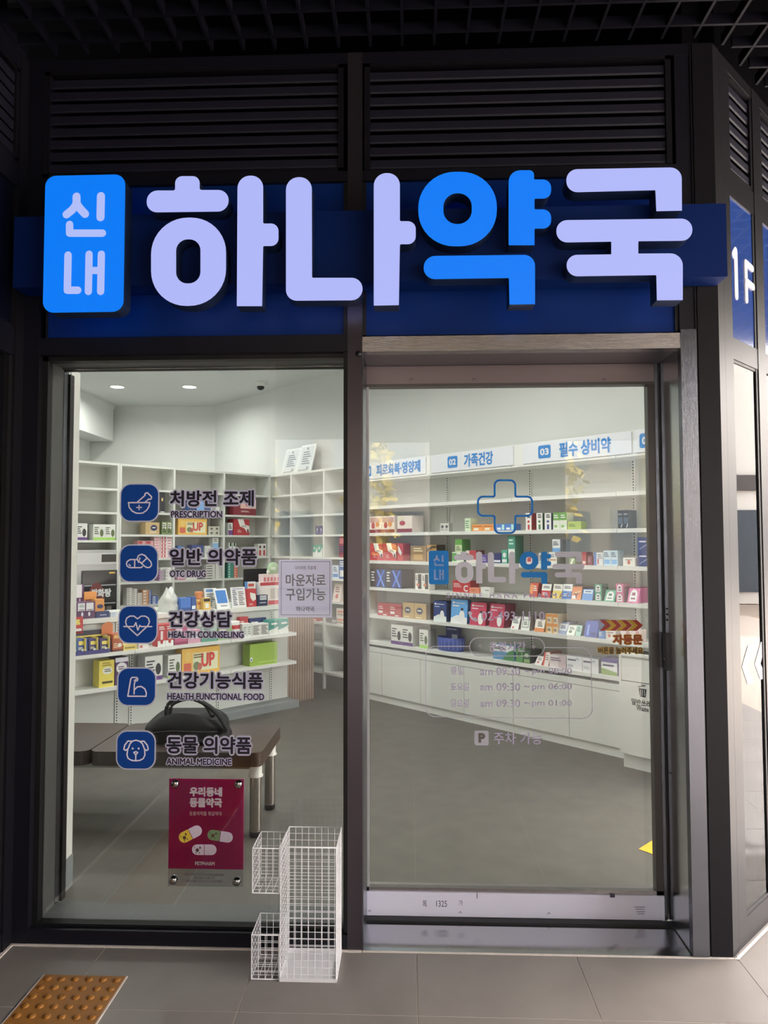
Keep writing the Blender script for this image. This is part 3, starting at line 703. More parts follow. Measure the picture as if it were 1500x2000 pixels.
exec(compile(r'''
# ---- dispensary shelving (B)
WB_ = [('r','5b3578',0,1,0,.17),LN('444450',.08,.55,.35,.85,4),BADGE()]
GB_ = [('r','8fbf45',0,1,0,.17),LN('556048',.1,.5,.35,.85,4),BADGE('55653f')]
g='drinks cartons on the far left shelf'
good(FB,1.595,146,170.5,1022,.14,W0,'white carton with purple base band on the far left shelf',None,WB_)
good(FB,1.595,182,225.5,1024,.12,W0,'white carton with lime base band, one of two on the far left shelf','white and lime cartons on the far left shelf',GB_,n=2)
good(FB,1.885,312,322.5,960,.12,'23262f','narrow near-black carton on the second shelf of the back shelving',None,[('r','c9ab68',.3,.6,.55,.7),('r','c9cbc6',.1,.9,.02,.06)])
good(FB,1.885,366,411,975,.12,'2b4f8c','blue carton with pale star print behind the prescription lettering',None,[('o','6fa0d8',.55,.5,.2,.4),LN('1b2c55',.05,.4,.2,.8,3)])
good(FB,1.885,412,429,990,.12,W0,'small flat white carton beside the blue star carton',None,[LN()])
good(FB,1.885,456,500,975,.13,'7c2733','maroon carton with a pale pink panel on the back shelving',None,[('r','d7a9a0',.3,1,.42,1),('o','a83a3c',.62,.75,.1,.2),LN('d9b9b5',.33,.7,.18,.3,2)])
good(FB,1.655,284,311.5,1020,.14,'b79a66','tan carton with a navy oval on the back shelving',None,[('o','24305c',.6,.55,.24,.24),('r','d8d4c4',.48,.72,.52,.6),LN('e6dcc0',.3,.8,.12,.25,2)])
good(FB,1.655,320.5,340,1019,.12,'6b7d4a','small olive and white carton right of the tan oval carton','olive and white cartons on the back shelving',[('r','d5d9c5',.15,.85,.45,.9),LN('2d3523',.2,.8,.15,.85,5)],n=2)
UPD = [('r','e6d9a8',.28,.95,.13,.8),('r','c55a3d',.05,.24,.1,.45),('o','d8b24e',.15,.7,.08,.18),('o','6d7d58',.38,.32,.09,.16),('o','b25a48',.46,.28,.06,.14),('t','c8372f','UP',.50,.86,.25,.78),LN('6a5a30',.3,.55,.6,.78,2)]
good(FB,1.655,348,404,1013,.12,'dda52c','yellow carton with red UP lettering on the back shelving',None,UPD,name='supplement_box')
good(FB,1.655,408,429,1028,.10,'b9b8a8','small grey-white carton beside the yellow carton on the back shelving','grey-white cartons on the back shelving',[('o','55544f',.5,.5,.25,.2),LN('77766c',.2,.8,.1,.3,2)],n=2,nz=2)
good(FB,1.655,446,454.5,1021,.1,W0,'narrow white carton with a purple base left of the red banner carton',None,[('r','6d4384',0,1,0,.4),LN(K0,.1,.8,.5,.9,3)])
RED_ = [('p','d6d4cc',[(.25,1),(.62,1),(.72,.66),(1,.58),(1,.2),(.86,.16),(.7,.42),(.4,.55)]),LN('8a6a66',.5,.85,.5,.62,2),LN('d9a39c',.25,.5,.15,.35,3),('o','5b2430',.9,.28,.06,.12)]
good(FB,1.655,456,487,1014,.13,'a72631','red carton with a jagged white banner on the back shelving',None,RED_)
PK_ = [('r','c1474f',.08,.9,.2,.75),('r','e2cfcf',.5,.85,.3,.62)]
good(FB,1.41,268.5,284,1056,.1,'c78f92','flat red and pink carton in the tall stack behind the capsule icon','red and pink stacked cartons',[('r','a93139',.05,.6,.15,.8)],nz=5)
good(FB,1.41,284.5,300,1056,.1,'c78f92','flat red and pink carton in the second stack behind the capsule icon','red and pink stacked cartons',[('r','a93139',.05,.6,.15,.8)],nz=5)
good(FB,1.41,301,312.5,1047,.1,'d9b5b8','pale pink carton in the stacks right of the capsule icon','pale pink stacked cartons',[('r','c98a90',.1,.8,.2,.7)],nz=8)
good(FB,1.41,313,324,1047,.1,'d4b9bc','pink carton with red letter patch in the stacks right of the capsule icon','pink patched stacked cartons',[('r','bc4a52',.2,.95,.1,.9),('r','e5dada',.45,.7,.2,.8)],nz=6)
good(FB,1.41,324.5,338,1047,.1,'d9c4c6','pink and white carton in the rightmost stack beside the capsule icon','pink and white stacked cartons',[('r','c56a72',.4,.9,.15,.45)],nz=8)
good(FB,1.41,347,358,1066,.1,'3f6fb0','blue carton at the left of the third back bay',None,[('r',W0,.1,.9,.1,.45)])
good(FB,1.41,374,397,1064,.1,'37447e','wide navy carton in the third back bay',None,[('r','a9b6d8',.1,.7,.25,.45)])
good(FB,1.41,400,411,1066,.1,W0,'slim white carton behind the OTC lettering','slim white cartons behind the OTC lettering',[LN('8f97a0',.2,.8,.3,.8,3)],n=2)
good(FB,1.41,412,428,1069,.1,'c5c9cc','pale grey carton under the light blue carton',None,[('r','7ea3cf',.1,.9,.1,.4)])
good(FB,1.501,415.5,426.5,1050,.09,W0,'light blue and white carton on top of the pale grey carton',None,[('r','7ba7d6',0,1,0,.5),LN('7a7a70',.2,.8,.6,.9,2)])
BOT=[('r','2d4a38',.2,.8,.75,1),LN('4a5a6a',.2,.8,.2,.6,3)]
good(FB,1.41,447.5,462.5,1060,.05,W0,'small white carton with dark cap print, one of two on the back shelving','white capped cartons on the back shelving',BOT,n=2,gap=.012)
good(FB,1.41,477,503,1068,.09,W0,'small white carton with red band, right bay of back shelving','small white and red cartons',[('r','b23a42',.15,.85,.1,.5)],n=3,gap=.004)
good(FB,1.41,504,520,1062,.09,W0,'tall white and red carton at the right end of the back shelving','tall white and red cartons',[('r','b5333d',.25,.75,.05,.5),('o','5a2030',.5,.75,.25,.12)],n=2)
good(FB,1.17,309,323.5,1113,.1,'70406f','purple flat carton in the small stack right of the capsule icon','purple stacked cartons',[('r','b08ab0',.1,.5,.2,.8)],nz=4)
good(FB,1.17,324.5,346,1108,.1,'cfcfcb','white flat carton in the stack right of the purple stack','white stacked cartons beside the purple ones',[LN('8e8e90',.1,.7,.2,.8,2)],nz=4)
good(FB,1.17,347.5,362,1122,.1,'c9a5b4','pink flat carton below the OTC lettering','pink cartons below the OTC lettering',[('r','a63f6a',.05,.95,.05,.4)],nz=2)
good(FB,1.17,363,385,1114,.1,'c6c6c0','white carton with brown print below the OTC lettering',None,[LN('7a6248',.1,.9,.2,.8,4)])
good(FB,1.17,386,401,1122,.1,'5a5660','dark flat carton left of the white barcode stacks',None,[('r',W0,.1,.9,.4,.9)])
good(FB,1.17,402.5,420,1102,.1,'c4c3bd','black-striped white carton in the stack right of the OTC lettering','white black-striped stacked cartons',[('r','3a3a3d',.05,.7,.05,.35)],nz=6)
good(FB,1.17,421,432,1100,.1,'c9c8c2','plain white flat carton in the stack next to the black-striped cartons','plain white stacked cartons',[('r','9a9a98',.6,.95,.2,.8)],nz=8)
good(FB,1.17,445,456.5,1099,.1,'3c8578','teal flat carton in the stack left of the black monitor','teal stacked cartons',[('r','a7c9bf',.1,.4,.2,.7)],nz=6)
good(FB,1.17,457,464.5,1101,.1,'c96a50','coral flat carton in the stack left of the black monitor','coral stacked cartons',[('r','e0b6a6',.1,.5,.2,.7)],nz=6)
for a_,b_,yt_,c_,lb_,gr_,nz_ in ((248,258,1148,'c6c5c0','white flat carton in the leftmost of the small stacks behind the counter','white cartons stacked behind the counter',8),(258.5,267.5,1150,'cbc9c2','ivory flat carton in the second stack behind the counter','ivory cartons stacked behind the counter',8),(268,278,1158,'b8aca0','beige flat carton in the third stack behind the counter','beige cartons stacked behind the counter',6),(278.5,290.5,1152,'c28a5c','orange and white flat carton in the fourth stack behind the counter','orange cartons stacked behind the counter',5),(291,296,1152,'3d5a9c','narrow blue carton in the stack beside the orange cartons','narrow blue cartons stacked behind the counter',7),(297,308.5,1164,'4466aa','blue and white carton in the low stack behind the counter','low blue and white carton stack',4)):
    good(FB,.93,a_,b_,yt_,.1,c_,lb_,gr_,[('r',W0,.1,.6,.25,.75)] if c_ not in ('c6c5c0','cbc9c2') else [('r','8d8c88',.1,.5,.3,.7)],nz=nz_,inset=.03)
# ---- right of the inner corner (R)
NV_=[('o','8d93b5',.5,.55,.2,.2),LN('8d93b5',.2,.8,.15,.3,2)]
good(FD,1.656,616,631,1027,.1,'2a2c5c','small navy carton, one of two on the empty corner shelving','navy cartons on the corner shelving',NV_,n=2)
TL_=[('r','c7cbc4',0,1,0,.38),('p','c7cbc4',[(.5,.38),(1,.38),(1,.8)]),LN('cfe0d8',.15,.6,.6,.85,2)]
good(FD,1.411,611,630,1064,.12,'2f8a72','teal carton with a white wave base on the corner shelving','teal wave cartons on the corner shelving',TL_,n=2)
good(FD,1.411,662,676,1044,.12,'8c2b3c','maroon upright carton at the right edge of the corner shelving',None,[('r','c46a62',.1,.9,.6,.85),LN('2b3c60',.1,.9,.2,.5,3)])
good(FD,1.185,649,661.5,1104,.1,'bcc7d6','pale blue and white carton on the corner shelving',None,[('r','4a78b5',.1,.9,.1,.35),LN('55637a',.15,.8,.5,.9,3)])
good(FD,1.185,662.5,677,1089,.12,'2c5f9e','blue upright carton at the right edge of the corner shelving',None,[('r',W0,.1,.6,.1,.4),LN('cfe0f0',.1,.8,.55,.85,3)])
good(FD,.94,649,664,1140,.02,'cfbdb4','leaning white and red card pack on the corner shelving','leaning white and red card packs',[('o','b7605a',.5,.3,.2,.14),LN('8a5a55',.2,.8,.5,.85,3)],lean=.2,nd=4,name='medicine_pack',cat='pack')
good(FD,.705,657,676,1188,.1,'cfc4ba','white and orange carton low on the corner shelving',None,[('r','c8744a',.1,.9,.45,.7),LN('7a5a4a',.1,.8,.1,.35,2)],nz=2)
good(FD,.705,634,656,1206,.1,'6a6668','dark grey flat carton low on the corner shelving',None,[('r','a9a6a2',.55,.95,.2,.7)])
good(FD,.705,612,619,1206,.1,'b5503c','small red flat carton low on the corner shelving',None,[('r',W0,.2,.8,.2,.5)])
''','goods_a','exec'))
exec(compile(r'''
# ---- front shelving (K)
zk=.708
good(FK,zk,141,149.5,1242,.04,'4f8a5c','narrow green snack pack at the left end of the front shelving',None,[('r','d0d7bd',.2,.9,.1,.3)],rnd=.15,name='snack_pack',cat='pack')
for i,(a_,b_,c_,w_) in enumerate(((150,172,'2e4b8f','blue'),(173.5,194,'33306a','indigo'),(195.5,217,'332a5c','purple'))):
    good(FK,zk,a_,b_,1248,.08,c_,w_+' snack pack with yellow print in the yellow wire-edged tray',None,[('r','d5c23f',.2,.75,.62,.86),LN('dcd6a0',.15,.6,.32,.5,2),('r','d5c23f',.2,.7,.08,.2),('o','d9dad8',.65,.28,.22,.1)],lean=.12,name='snack_pack',cat='pack')
t=empty('snack_tray',FK,(0,0,zk+.001)); tag(t,'yellow-edged snack tray with a red header card on the front shelving','tray')
xa=FK.s_at(142,zk,.02); xb=FK.s_at(212,zk,.02); m_=pc('d8bd3c')
MB().box(xa,xb,.006,.012,0,.03,pc('3c3a78')).box(xa,xb,.14,.145,0,.17,pc('2a2a3c')).build('tray_body',t)
for k_ in range(4):
    x_=xa+(xb-xa)*k_/3; MB().box(x_-.003,x_+.003,.008,.14,.03,.125,m_).build('divider',t)
MB().box(xa,xb,.134,.14,.12,.132,m_).build('edge_strip',t)
xh=FK.s_at(166,zk+.25,.1); h_=MB(); h_.box(xa-.02,xh,.14,.145,.15,.28,pc('b5282f')); text(h_,'잼프',xa+.02,xh-.02,.215,.265,.1394,pc('d8c23f'),.004); h_.box(xa+.0,xh-.01,.1392,.14,.17,.19,pc('d9d0cc')); h_.build('header_card',t)
good(FK,zk,219.5,240,1238,.1,'b2542b','orange-red snack carton right of the snack tray',None,[('r','5a2a22',0,1,0,.12),('o','d8d2c8',.7,.35,.2,.12),LN('e0b890',.1,.6,.2,.5,3),('r','dca24a',.1,.9,.75,.95)],inset=.02,name='snack_box')
hp=MB(); xa2=FK.s_at(208,zk+.2,.03); xb2=FK.s_at(230,zk+.2,.03); zt2=FK.at(220,1216,.03)[1]; hp.ext(rpoly([(xa2,zk+.13,.01),(xb2,zk+.13,.01),(xb2,zt2-.02,.02),(xb2-.03,zt2,.02),(xa2+.03,zt2-.008,.02),(xa2,zt2-.03,.02)]),[],.125,.13,pc('bf6a2c'))
deco(hp,1,1,.125,[]); tag(hp.build('header_card',F=FK),'rounded orange header card standing behind the orange-red snack carton','card')
good(FK,zk,241,267,1259,.08,'c9b452','low yellow carton below the heart icon',None,[('r','8a7a30',.1,.9,.3,.6)],inset=.02)
good(FK,zk,271,290,1257,.08,'cfcac6','low white carton right of the yellow one on the front shelving','low white cartons on the front shelving',[('r','b55a60',.1,.4,.2,.7)],n=1,inset=.02)
RW_=[('r','d6d2cf',0,1,0,.26),('r','d9c3c3',.35,.65,.3,.7),LN('e9d5d5',.15,.85,.75,.92,2),('o','b0242c',.5,.22,.18,.1)]
good(FK,zk,308,339,1219,.1,'b32a33','red and white upright carton, one of two below the counseling lettering','red and white upright cartons',RW_,n=2,inset=.02)
good(FK,zk,340.5,366,1223,.1,'b04a72','pink upright carton behind the counseling lettering','pink upright cartons behind the counseling lettering',[('r','d5b2c2',.1,.6,.5,.9),('r','8a2d55',0,1,0,.15)],n=1,inset=.02)
good(FK,zk,367,392,1230,.1,'c08aa0','pale pink carton behind the counseling lettering',None,[('r','d9c9d0',.15,.85,.35,.8)],inset=.02)
good(FK,zk,394,424,1222,.1,'9fb9ac','mint carton behind the counseling lettering',None,[('r','4f8f78',0,1,0,.3),LN('4f7565',.1,.7,.5,.85,3)],inset=.02)
good(FK,zk,426,453,1222,.1,'8fae74','pale green and white carton left of the red tin',None,[('r','d0d6c4',.1,.55,.3,.9)],inset=.02)
def tin(F,z,x0,x1,yt,c,label,inset=.03,lid='d5d0cc',name='tin'):
    a=F.s_at(x0,z,inset); b=F.s_at(x1,z,inset); r=(b-a)/2; h=F.at((x0+x1)/2,yt,inset)[1]-z
    t=MB().lathe([(.001,0),(r,0),(r,h*.78),(r*.97,h*.8)],pc(c),n=22).build(name,F=F,loc=(a+r,inset+r,z+.001)); tag(t,label,'tin')
    MB().lathe([(r*1.02,h*.78),(r*1.02,h*.98),(r*.95,h),(.001,h)],pc(lid),n=22).build('lid',t)
    s_=MB(); s_.lathe([(r*1.004,h*.25),(r*1.004,h*.55)],pc('d8cfcb'),n=22); s_.build('printed_label',t)
tin(FK,zk,454,472,1214,'b52c35','round red tin with white band on the front shelving')
good(FK,zk,474,492,1218,.08,'cdd0cc','white carton beside the red tin','white cartons beside the red tin',[LN('8f9a90',.15,.85,.2,.8,4)],n=2,inset=.02)
good(FK,zk,492.5,524.5,1218,.09,'cfcfca','white carton with dense dark print on the front shelving','white cartons with dense dark print',[LN('55554f',.1,.92,.1,.9,7)],n=2,inset=.02)
good(FK,zk,468,485,1205,.05,'a63238','dark red carton standing at the back behind the white cartons',None,[('r','cfa5a5',.1,.5,.5,.8)],inset=.12)
good(FK,zk,487,520,1207,.04,'2c3560','navy carton with yellow strip at the back behind the white cartons',None,[('r','cdb84a',0,1,0,.35),('r',W0,.1,.5,.6,.8)],inset=.12)
good(FK,zk,525,563.5,1210,.11,'3a8b80','teal and white carton at the right end of the front shelving','teal and white cartons at the right end',[('r','ccd0ca',0,1,0,.32),('p','ccd0ca',[(.1,.32),(.9,.32),(1,.55),(.5,.4)]),LN('d6e6e0',.25,.85,.62,.85,1)],n=2,inset=.02)
zk=.44
YB_=[('o','d9d6c6',.55,.62,.33,.14),LN('56533f',.35,.8,.56,.7,2),('r','4a4522',.2,.9,.14,.22),LN('a08a25',.2,.8,.78,.95,2)]
good(FK,zk,193,223,1290,.12,'dcc22f','bright yellow upright carton on the lower front shelf',None,YB_,inset=.02)
good(FK,zk,224.5,250,1284,.13,'51335f','purple upright carton with white cloud label on the lower front shelf',None,[('o','d4d0dc',.5,.62,.42,.2),LN('51335f',.25,.75,.55,.7,2),('r','c9c6d0',0,1,.84,1)],inset=.025)
good(FK,zk,283,317.5,1281,.14,W0,'white carton with purple base band on the lower front shelf',None,WB_,inset=.02)
good(FK,zk,328,353.5,1279,.12,W0,'white carton with lime base band on the lower front shelf',None,GB_,inset=.02)
good(FK,zk,355,429,1264,.12,'dda52c','large yellow carton with red UP lettering on the lower front shelf',None,UPD,inset=.02,name='supplement_box')
good(FK,zk,488,542,1256,.12,'8bac2f','plain lime green carton on the lower front shelf',None,[('o','e2e6da',.05,.32,.05,.1),('o','3a6ab0',.05,.3,.025,.05),LN('a9c45c',.3,.95,.1,.2,1)],inset=.02,side='7f9f2b')
# ---- on the counter top
zc=.965; ci_=KO-.01
CT=lambda z,a,b,yt,dep,c,lab,grp=None,ds=(),**k: good(FK,z,a,b,yt,dep,c,lab,grp,ds,inset=k.pop('inset',ci_),**k)
CT(zc,143,186,1176,.14,'553257','purple display carton with white tooth prints at the left end of the counter',None,[('r','cfccd2',.2,.52,.48,.95),('r','cfccd2',.58,.92,.48,.95),('r','3a3a40',.25,.48,.52,.56),('r','3a3a40',.63,.88,.52,.56),('o','c9c3d0',.4,.28,.05,.13),('o','c9c3d0',.72,.28,.05,.13),LN('6b9080',.26,.48,.7,.85,2)])
CT(zc,143,163.5,1142,.02,'5a3560','purple header card with a white top standing in the purple carton',None,[('r','d2d0d4',0,.8,.6,1),('o','d8a5c8',.6,.5,.08,.08)],inset=ci_+.17,name='header_card',cat='card')
CT(zc,164.5,188,1156,.05,'d98c2f','orange carton at the back of the purple display carton',None,[LN('8a4a20',.1,.7,.4,.75,2)],inset=ci_+.15)
CT(zc,185.5,203.5,1170,.06,'d58b30','orange carton with a navy oval in the navy tray',None,[('o','2a2f58',.55,.6,.35,.12),('r','b56a25',.2,.8,.1,.35)],inset=ci_+.03)
CT(zc,187,213.5,1194,.14,'2c3260','navy display tray holding the orange oval carton',None,[LN('8d93b8',.3,.8,.25,.6,1)],inset=ci_,name='display_tray',cat='tray')
CT(zc,216,231,1195,.10,'c3c9cf','white and blue flat pack in the low stack left of the heart icon','white flat packs left of the heart icon',[('r','8aa5c5',.1,.6,.2,.6)],nz=4)
CT(zc,353,373,1168,.1,'2f68b8','bright blue carton above the counseling lettering',None,[('r','1f4a8a',0,1,0,.25)],inset=ci_+.05)
CT(zc,374,383,1166,.1,'244f94','narrow dark blue carton beside the bright blue carton',None,[('r','c2cad5',.1,.9,.1,.35)],inset=ci_+.05)
CT(zc,384,397,1172,.05,'d0a04a','small orange box below the orange dome on the counter',None,[('r','b5652a',.1,.9,.5,.8)],inset=ci_+.08)
tin(FK,zc,385,399,1156,'c4743a','orange dome-topped canister on the counter',inset=ci_+.14,lid='c4743a',name='canister')
CT(zc,398,412,1168,.05,'cfa43c','yellow and black card stand with a white square on the counter',None,[('r','2c2a28',.05,.95,.7,.95),('r','d9d4c8',.25,.75,.15,.55)],lean=.12,inset=ci_+.02,name='card_stand',cat='stand')
CT(zc,401,424,1149,.02,'cdd3d8','white notice stand with blue heading behind the card terminal',None,[('r','5a86c0',.1,.8,.82,.95),LN('4a5568',.15,.85,.1,.75,7)],lean=.1,inset=ci_+.12,name='notice_stand',cat='stand')
# card terminal
a_=FK.s_at(425,zc,ci_); b_=FK.s_at(450,zc,ci_); hh_=FK.at(433,1150,ci_+.05)[1]-zc
t=empty('card_terminal',FK,(a_,ci_,zc)); tag(t,'white tilted card terminal with a blue screen on the counter','terminal')
MB().box(0,b_-a_,0,.02,.0,hh_,pc('d4d6d2'),None,.08).build('casing',t,bevel=.006)
d_=MB(); w__=b_-a_; d_.quad([(.1*w__,.08*.28-.001,.28*hh_),(.9*w__,.08*.28-.001,.28*hh_),(.9*w__,.08*.92-.001,.92*hh_),(.1*w__,.08*.92-.001,.92*hh_)],mat('terminal_screen','3f6da8',.2,emit=(.10,.2,.42),es=.7)); d_.quad([(.3*w__,.08*.12-.001,.1*hh_),(.8*w__,.08*.12-.001,.1*hh_),(.8*w__,.08*.16-.001,.16*hh_),(.3*w__,.08*.16-.001,.16*hh_)],pc('55585c')); d_.build('screen',t)
MB().box(.01,w__-.01,.06,.12,0,.05,pc('c4c6c2')).build('foot',t)
CT(zc,454,482,1147,.008,'d3d5d6','white price list board leaning on the counter',None,[LN('55586a',.1,.4,.1,.88,9),LN('7a6a6a',.5,.9,.1,.8,8),('r','8a8fb0',.12,.85,.9,.94)],lean=.2,name='price_board',cat='board')
CT(zc,483.5,501.5,1150,.06,'b32b33','red upright carton with a white splash on the counter',None,[('p','d5d2cc',[(.3,.8),(.9,.72),(.95,.4),(.6,.3),(.35,.5)]),LN('e0a8a4',.2,.6,.08,.2,2)],lean=.06)
CT(zc,483,499,1136,.05,'4a86c4','blue and white carton behind the red upright carton',None,[('r',W0,0,1,.6,1),('r','b8473c',.1,.8,.8,.92)],inset=ci_+.13)
CT(zc,502.5,523,1162,.06,'222c4a','navy carton with four white capsule prints on the counter',None,[('r','c8cbd0',.25,.9,.55,.95)]+[('o','8a90a0',.35+.15*k,.75,.05,.14) for k in range(4)]+[LN('a5acc0',.2,.8,.2,.4,1)])
CT(zc,508,552,1137,.11,'d1cbc6','white cabinet-shaped carton with red bands behind the notice',None,[('r','b5343d',0,1,.86,1),('r','b94a52',.35,1,0,.18),('r','b8aeaa',.45,.68,.25,.72),('r','b8aeaa',.74,.97,.25,.72)],inset=ci_+.08)
zs_=FK.at(530,1137,ci_+.08)[1]
good(FK,zs_,514,547,1121,.08,'d6bcbb','small pink and white carton on top of the white red-banded carton','small pink cartons behind the notice',[('r','bf5a60',.2,.8,.1,.6)],n=5,inset=ci_+.09)
# round green sign disc
cx0=FK.s_at(522,1.3,ci_+.1); cx1=FK.s_at(545,1.3,ci_+.1); r_=(cx1-cx0)/2; cz_=FK.at(533,1112,ci_+.1)[1]
d_=MB(); d_.lathe([(.0005,0),(r_,0),(r_,.008),(.0005,.008)],pc('93b08a'),(cx0+r_,ci_+.1,cz_),22,axis='y'); d_.lathe([(.0005,-.002),(r_*.3,-.002),(r_*.3,0)],pc('cdd3c4'),(cx0+.15*r_,ci_+.1,cz_-.35*r_),12,axis='y'); d_.box(cx0+r_*.9,cx0+r_*1.1,ci_+.103,ci_+.107,zs_+.06,cz_,pc('b9bdb2'))
d_.box(cx0+.6*r_,cx0+1.4*r_,ci_+.099,ci_+.1,cz_-.05*r_,cz_+.35*r_,pc('c7d3bd'))
tag(d_.build('disc_sign',F=FK),'round pale green disc sign behind the paper notice','sign')
# monitor
xa=FK.s_at(478,1.2,ci_+.3); xb=FK.s_at(530,1.2,ci_+.3); za=FK.at(500,1156,ci_+.3)[1]; zb_=FK.at(500,1111,ci_+.3)[1]
t=empty('computer_monitor',FK,(xa,ci_+.3,zc)); tag(t,'black computer monitor seen from behind on the counter','monitor')
MB().box(0,xb-xa,0,.03,za-zc,zb_-zc,mat('monitor_black','101218',.35)).build('casing',t,bevel=.004); MB().box((xb-xa)/2-.03,(xb-xa)/2+.03,.03,.06,0,za-zc+.05,BLACKP).box((xb-xa)/2-.1,(xb-xa)/2+.1,-.04,.12,0,.012,BLACKP).build('stand',t)
# plastic bag lump
b__=MB(); PB=mat('bag_plastic','d0d2ce',.3,noise=.1,nscale=30,bump=.5)
xa=FK.s_at(312,zc,ci_+.12); xb=FK.s_at(347,zc,ci_+.12); hb_=FK.at(322,1156,ci_+.12)[1]-zc; rx=(xb-xa)/2
random.seed(3); rows=[]; NN=18; MM=9
for i in range(MM):
    f=i/(MM-1); 
    for k in range(NN):
        a=2*math.pi*k/NN; q=(1.0+.12*math.sin(3*a+1)-.1*f-(.5*max(0,f-.6)*2.2))*(1+random.uniform(-.14,.14)); rows.append((rx*q*math.cos(a),.09*q*math.sin(a),hb_*f*(1+(.25*math.sin(2*a+.5) if f>.4 else 0))))
b__.add(rows,[(i*NN+k,i*NN+(k+1)%NN,(i+1)*NN+(k+1)%NN,(i+1)*NN+k) for i in range(MM-1) for k in range(NN)],PB,True); b__.add(rows[-NN:],[tuple(range(NN))],PB,True)
tag(b__.build('plastic_bag',F=FK,loc=((xa+xb)/2,ci_+.13,zc)),'crumpled white plastic bag on the counter right of the heart icon','bag')
# certificates on top of the corner shelving
for x0,x1,yt,lab in ((548,577,877,'left white framed certificate leaning on top of the corner shelving'),(577.5,606,869,'right white framed certificate leaning on top of the corner shelving')):
    a=FD.s_at(x0,2.37,.12); b=FD.s_at(x1,2.37,.12); h=FD.at((x0+x1)/2,yt,.17)[1]-2.37
    t=empty('framed_certificate',FD,(a,.12,2.37)); tag(t,lab,'picture frame'); w=b-a
    f_=MB(); f_.box(0,w,0,.015,0,h,WHITE,None,.09); f_.build('frame',t); p_=MB()
    deco(p_,w,h,-.0002,[('r','b9bbb8',.08,.92,.06,.94),('l','5c5f60',.25,.8,.3,.78,6),('o','6d6f70',.5,.86,.06,.05),('o','8a8582',.72,.17,.08,.06),('r','82888a',.12,.7,.1,.13) ],.09); p_.build('printed_sheet',t)
# drinks warmer in the left bay
xa=max(FB.s_at(146,1.2,-.01),-2.257); xb=min(FB.s_at(238,1.2,-.01),-1.837); z0_=.801; z1_=FB.at(190,1074,-.01)[1]; z2_=FB.at(190,1102,-.01)[1]
t=empty('drinks_warmer',FB,(xa,-.02,z0_)); tag(t,'silver drinks warmer with a black framed glass door and white lettering','appliance'); w=xb-xa; H=z1_-z0_; h2=z2_-z0_
SIL=mat('silver_casing','9a9d9f',.3,.7)
MB().box(0,w,.01,.28,0,H,SIL).build('casing',t); MB().box(.01,w-.005,.0,.012,h2,H-.03,mat('silver_front','b9bcbe',.35,.5)).box(w*.62,w*.98,-.002,.0,h2+.02,H-.045,pc('2d2a27')).build('control_panel',t)
MB().box(w*.16,w*1.0,-.008,.01,.0,h2-.06,mat('door_black_glass','14161a',.12)).build('glass_door',t,bevel=.008)
l_=MB(); 
for zz in (.30,.62): l_.box(w*.2,w*.97,-.0085,-.008,zz*h2,zz*h2+.012,pc('8f9294'))
l_.ext([(w*(.5+.2*math.cos(k*.3)),h2*(.40+.28*math.sin(k*.3))) for k in range(11)],[],-.0088,None,pc('6e2a28')); text(l_,'쌍화탕',w*.36,w*.86,h2*.42,h2*.57,-.0094,pc('c9cbcb'),.004); l_.box(w*.8,w*.95,-.0092,-.0088,h2*.83,h2*.86,pc('c8a62e'))
for k,c_ in enumerate(('7a7c80','4a4640','8a7560','5c5a58')): l_.box(w*(.3+.15*k),w*(.42+.15*k),-.0088,-.0086,h2*.06,h2*.26,pc(c_))
l_.build('door_print',t)
''','goods_b','exec'))
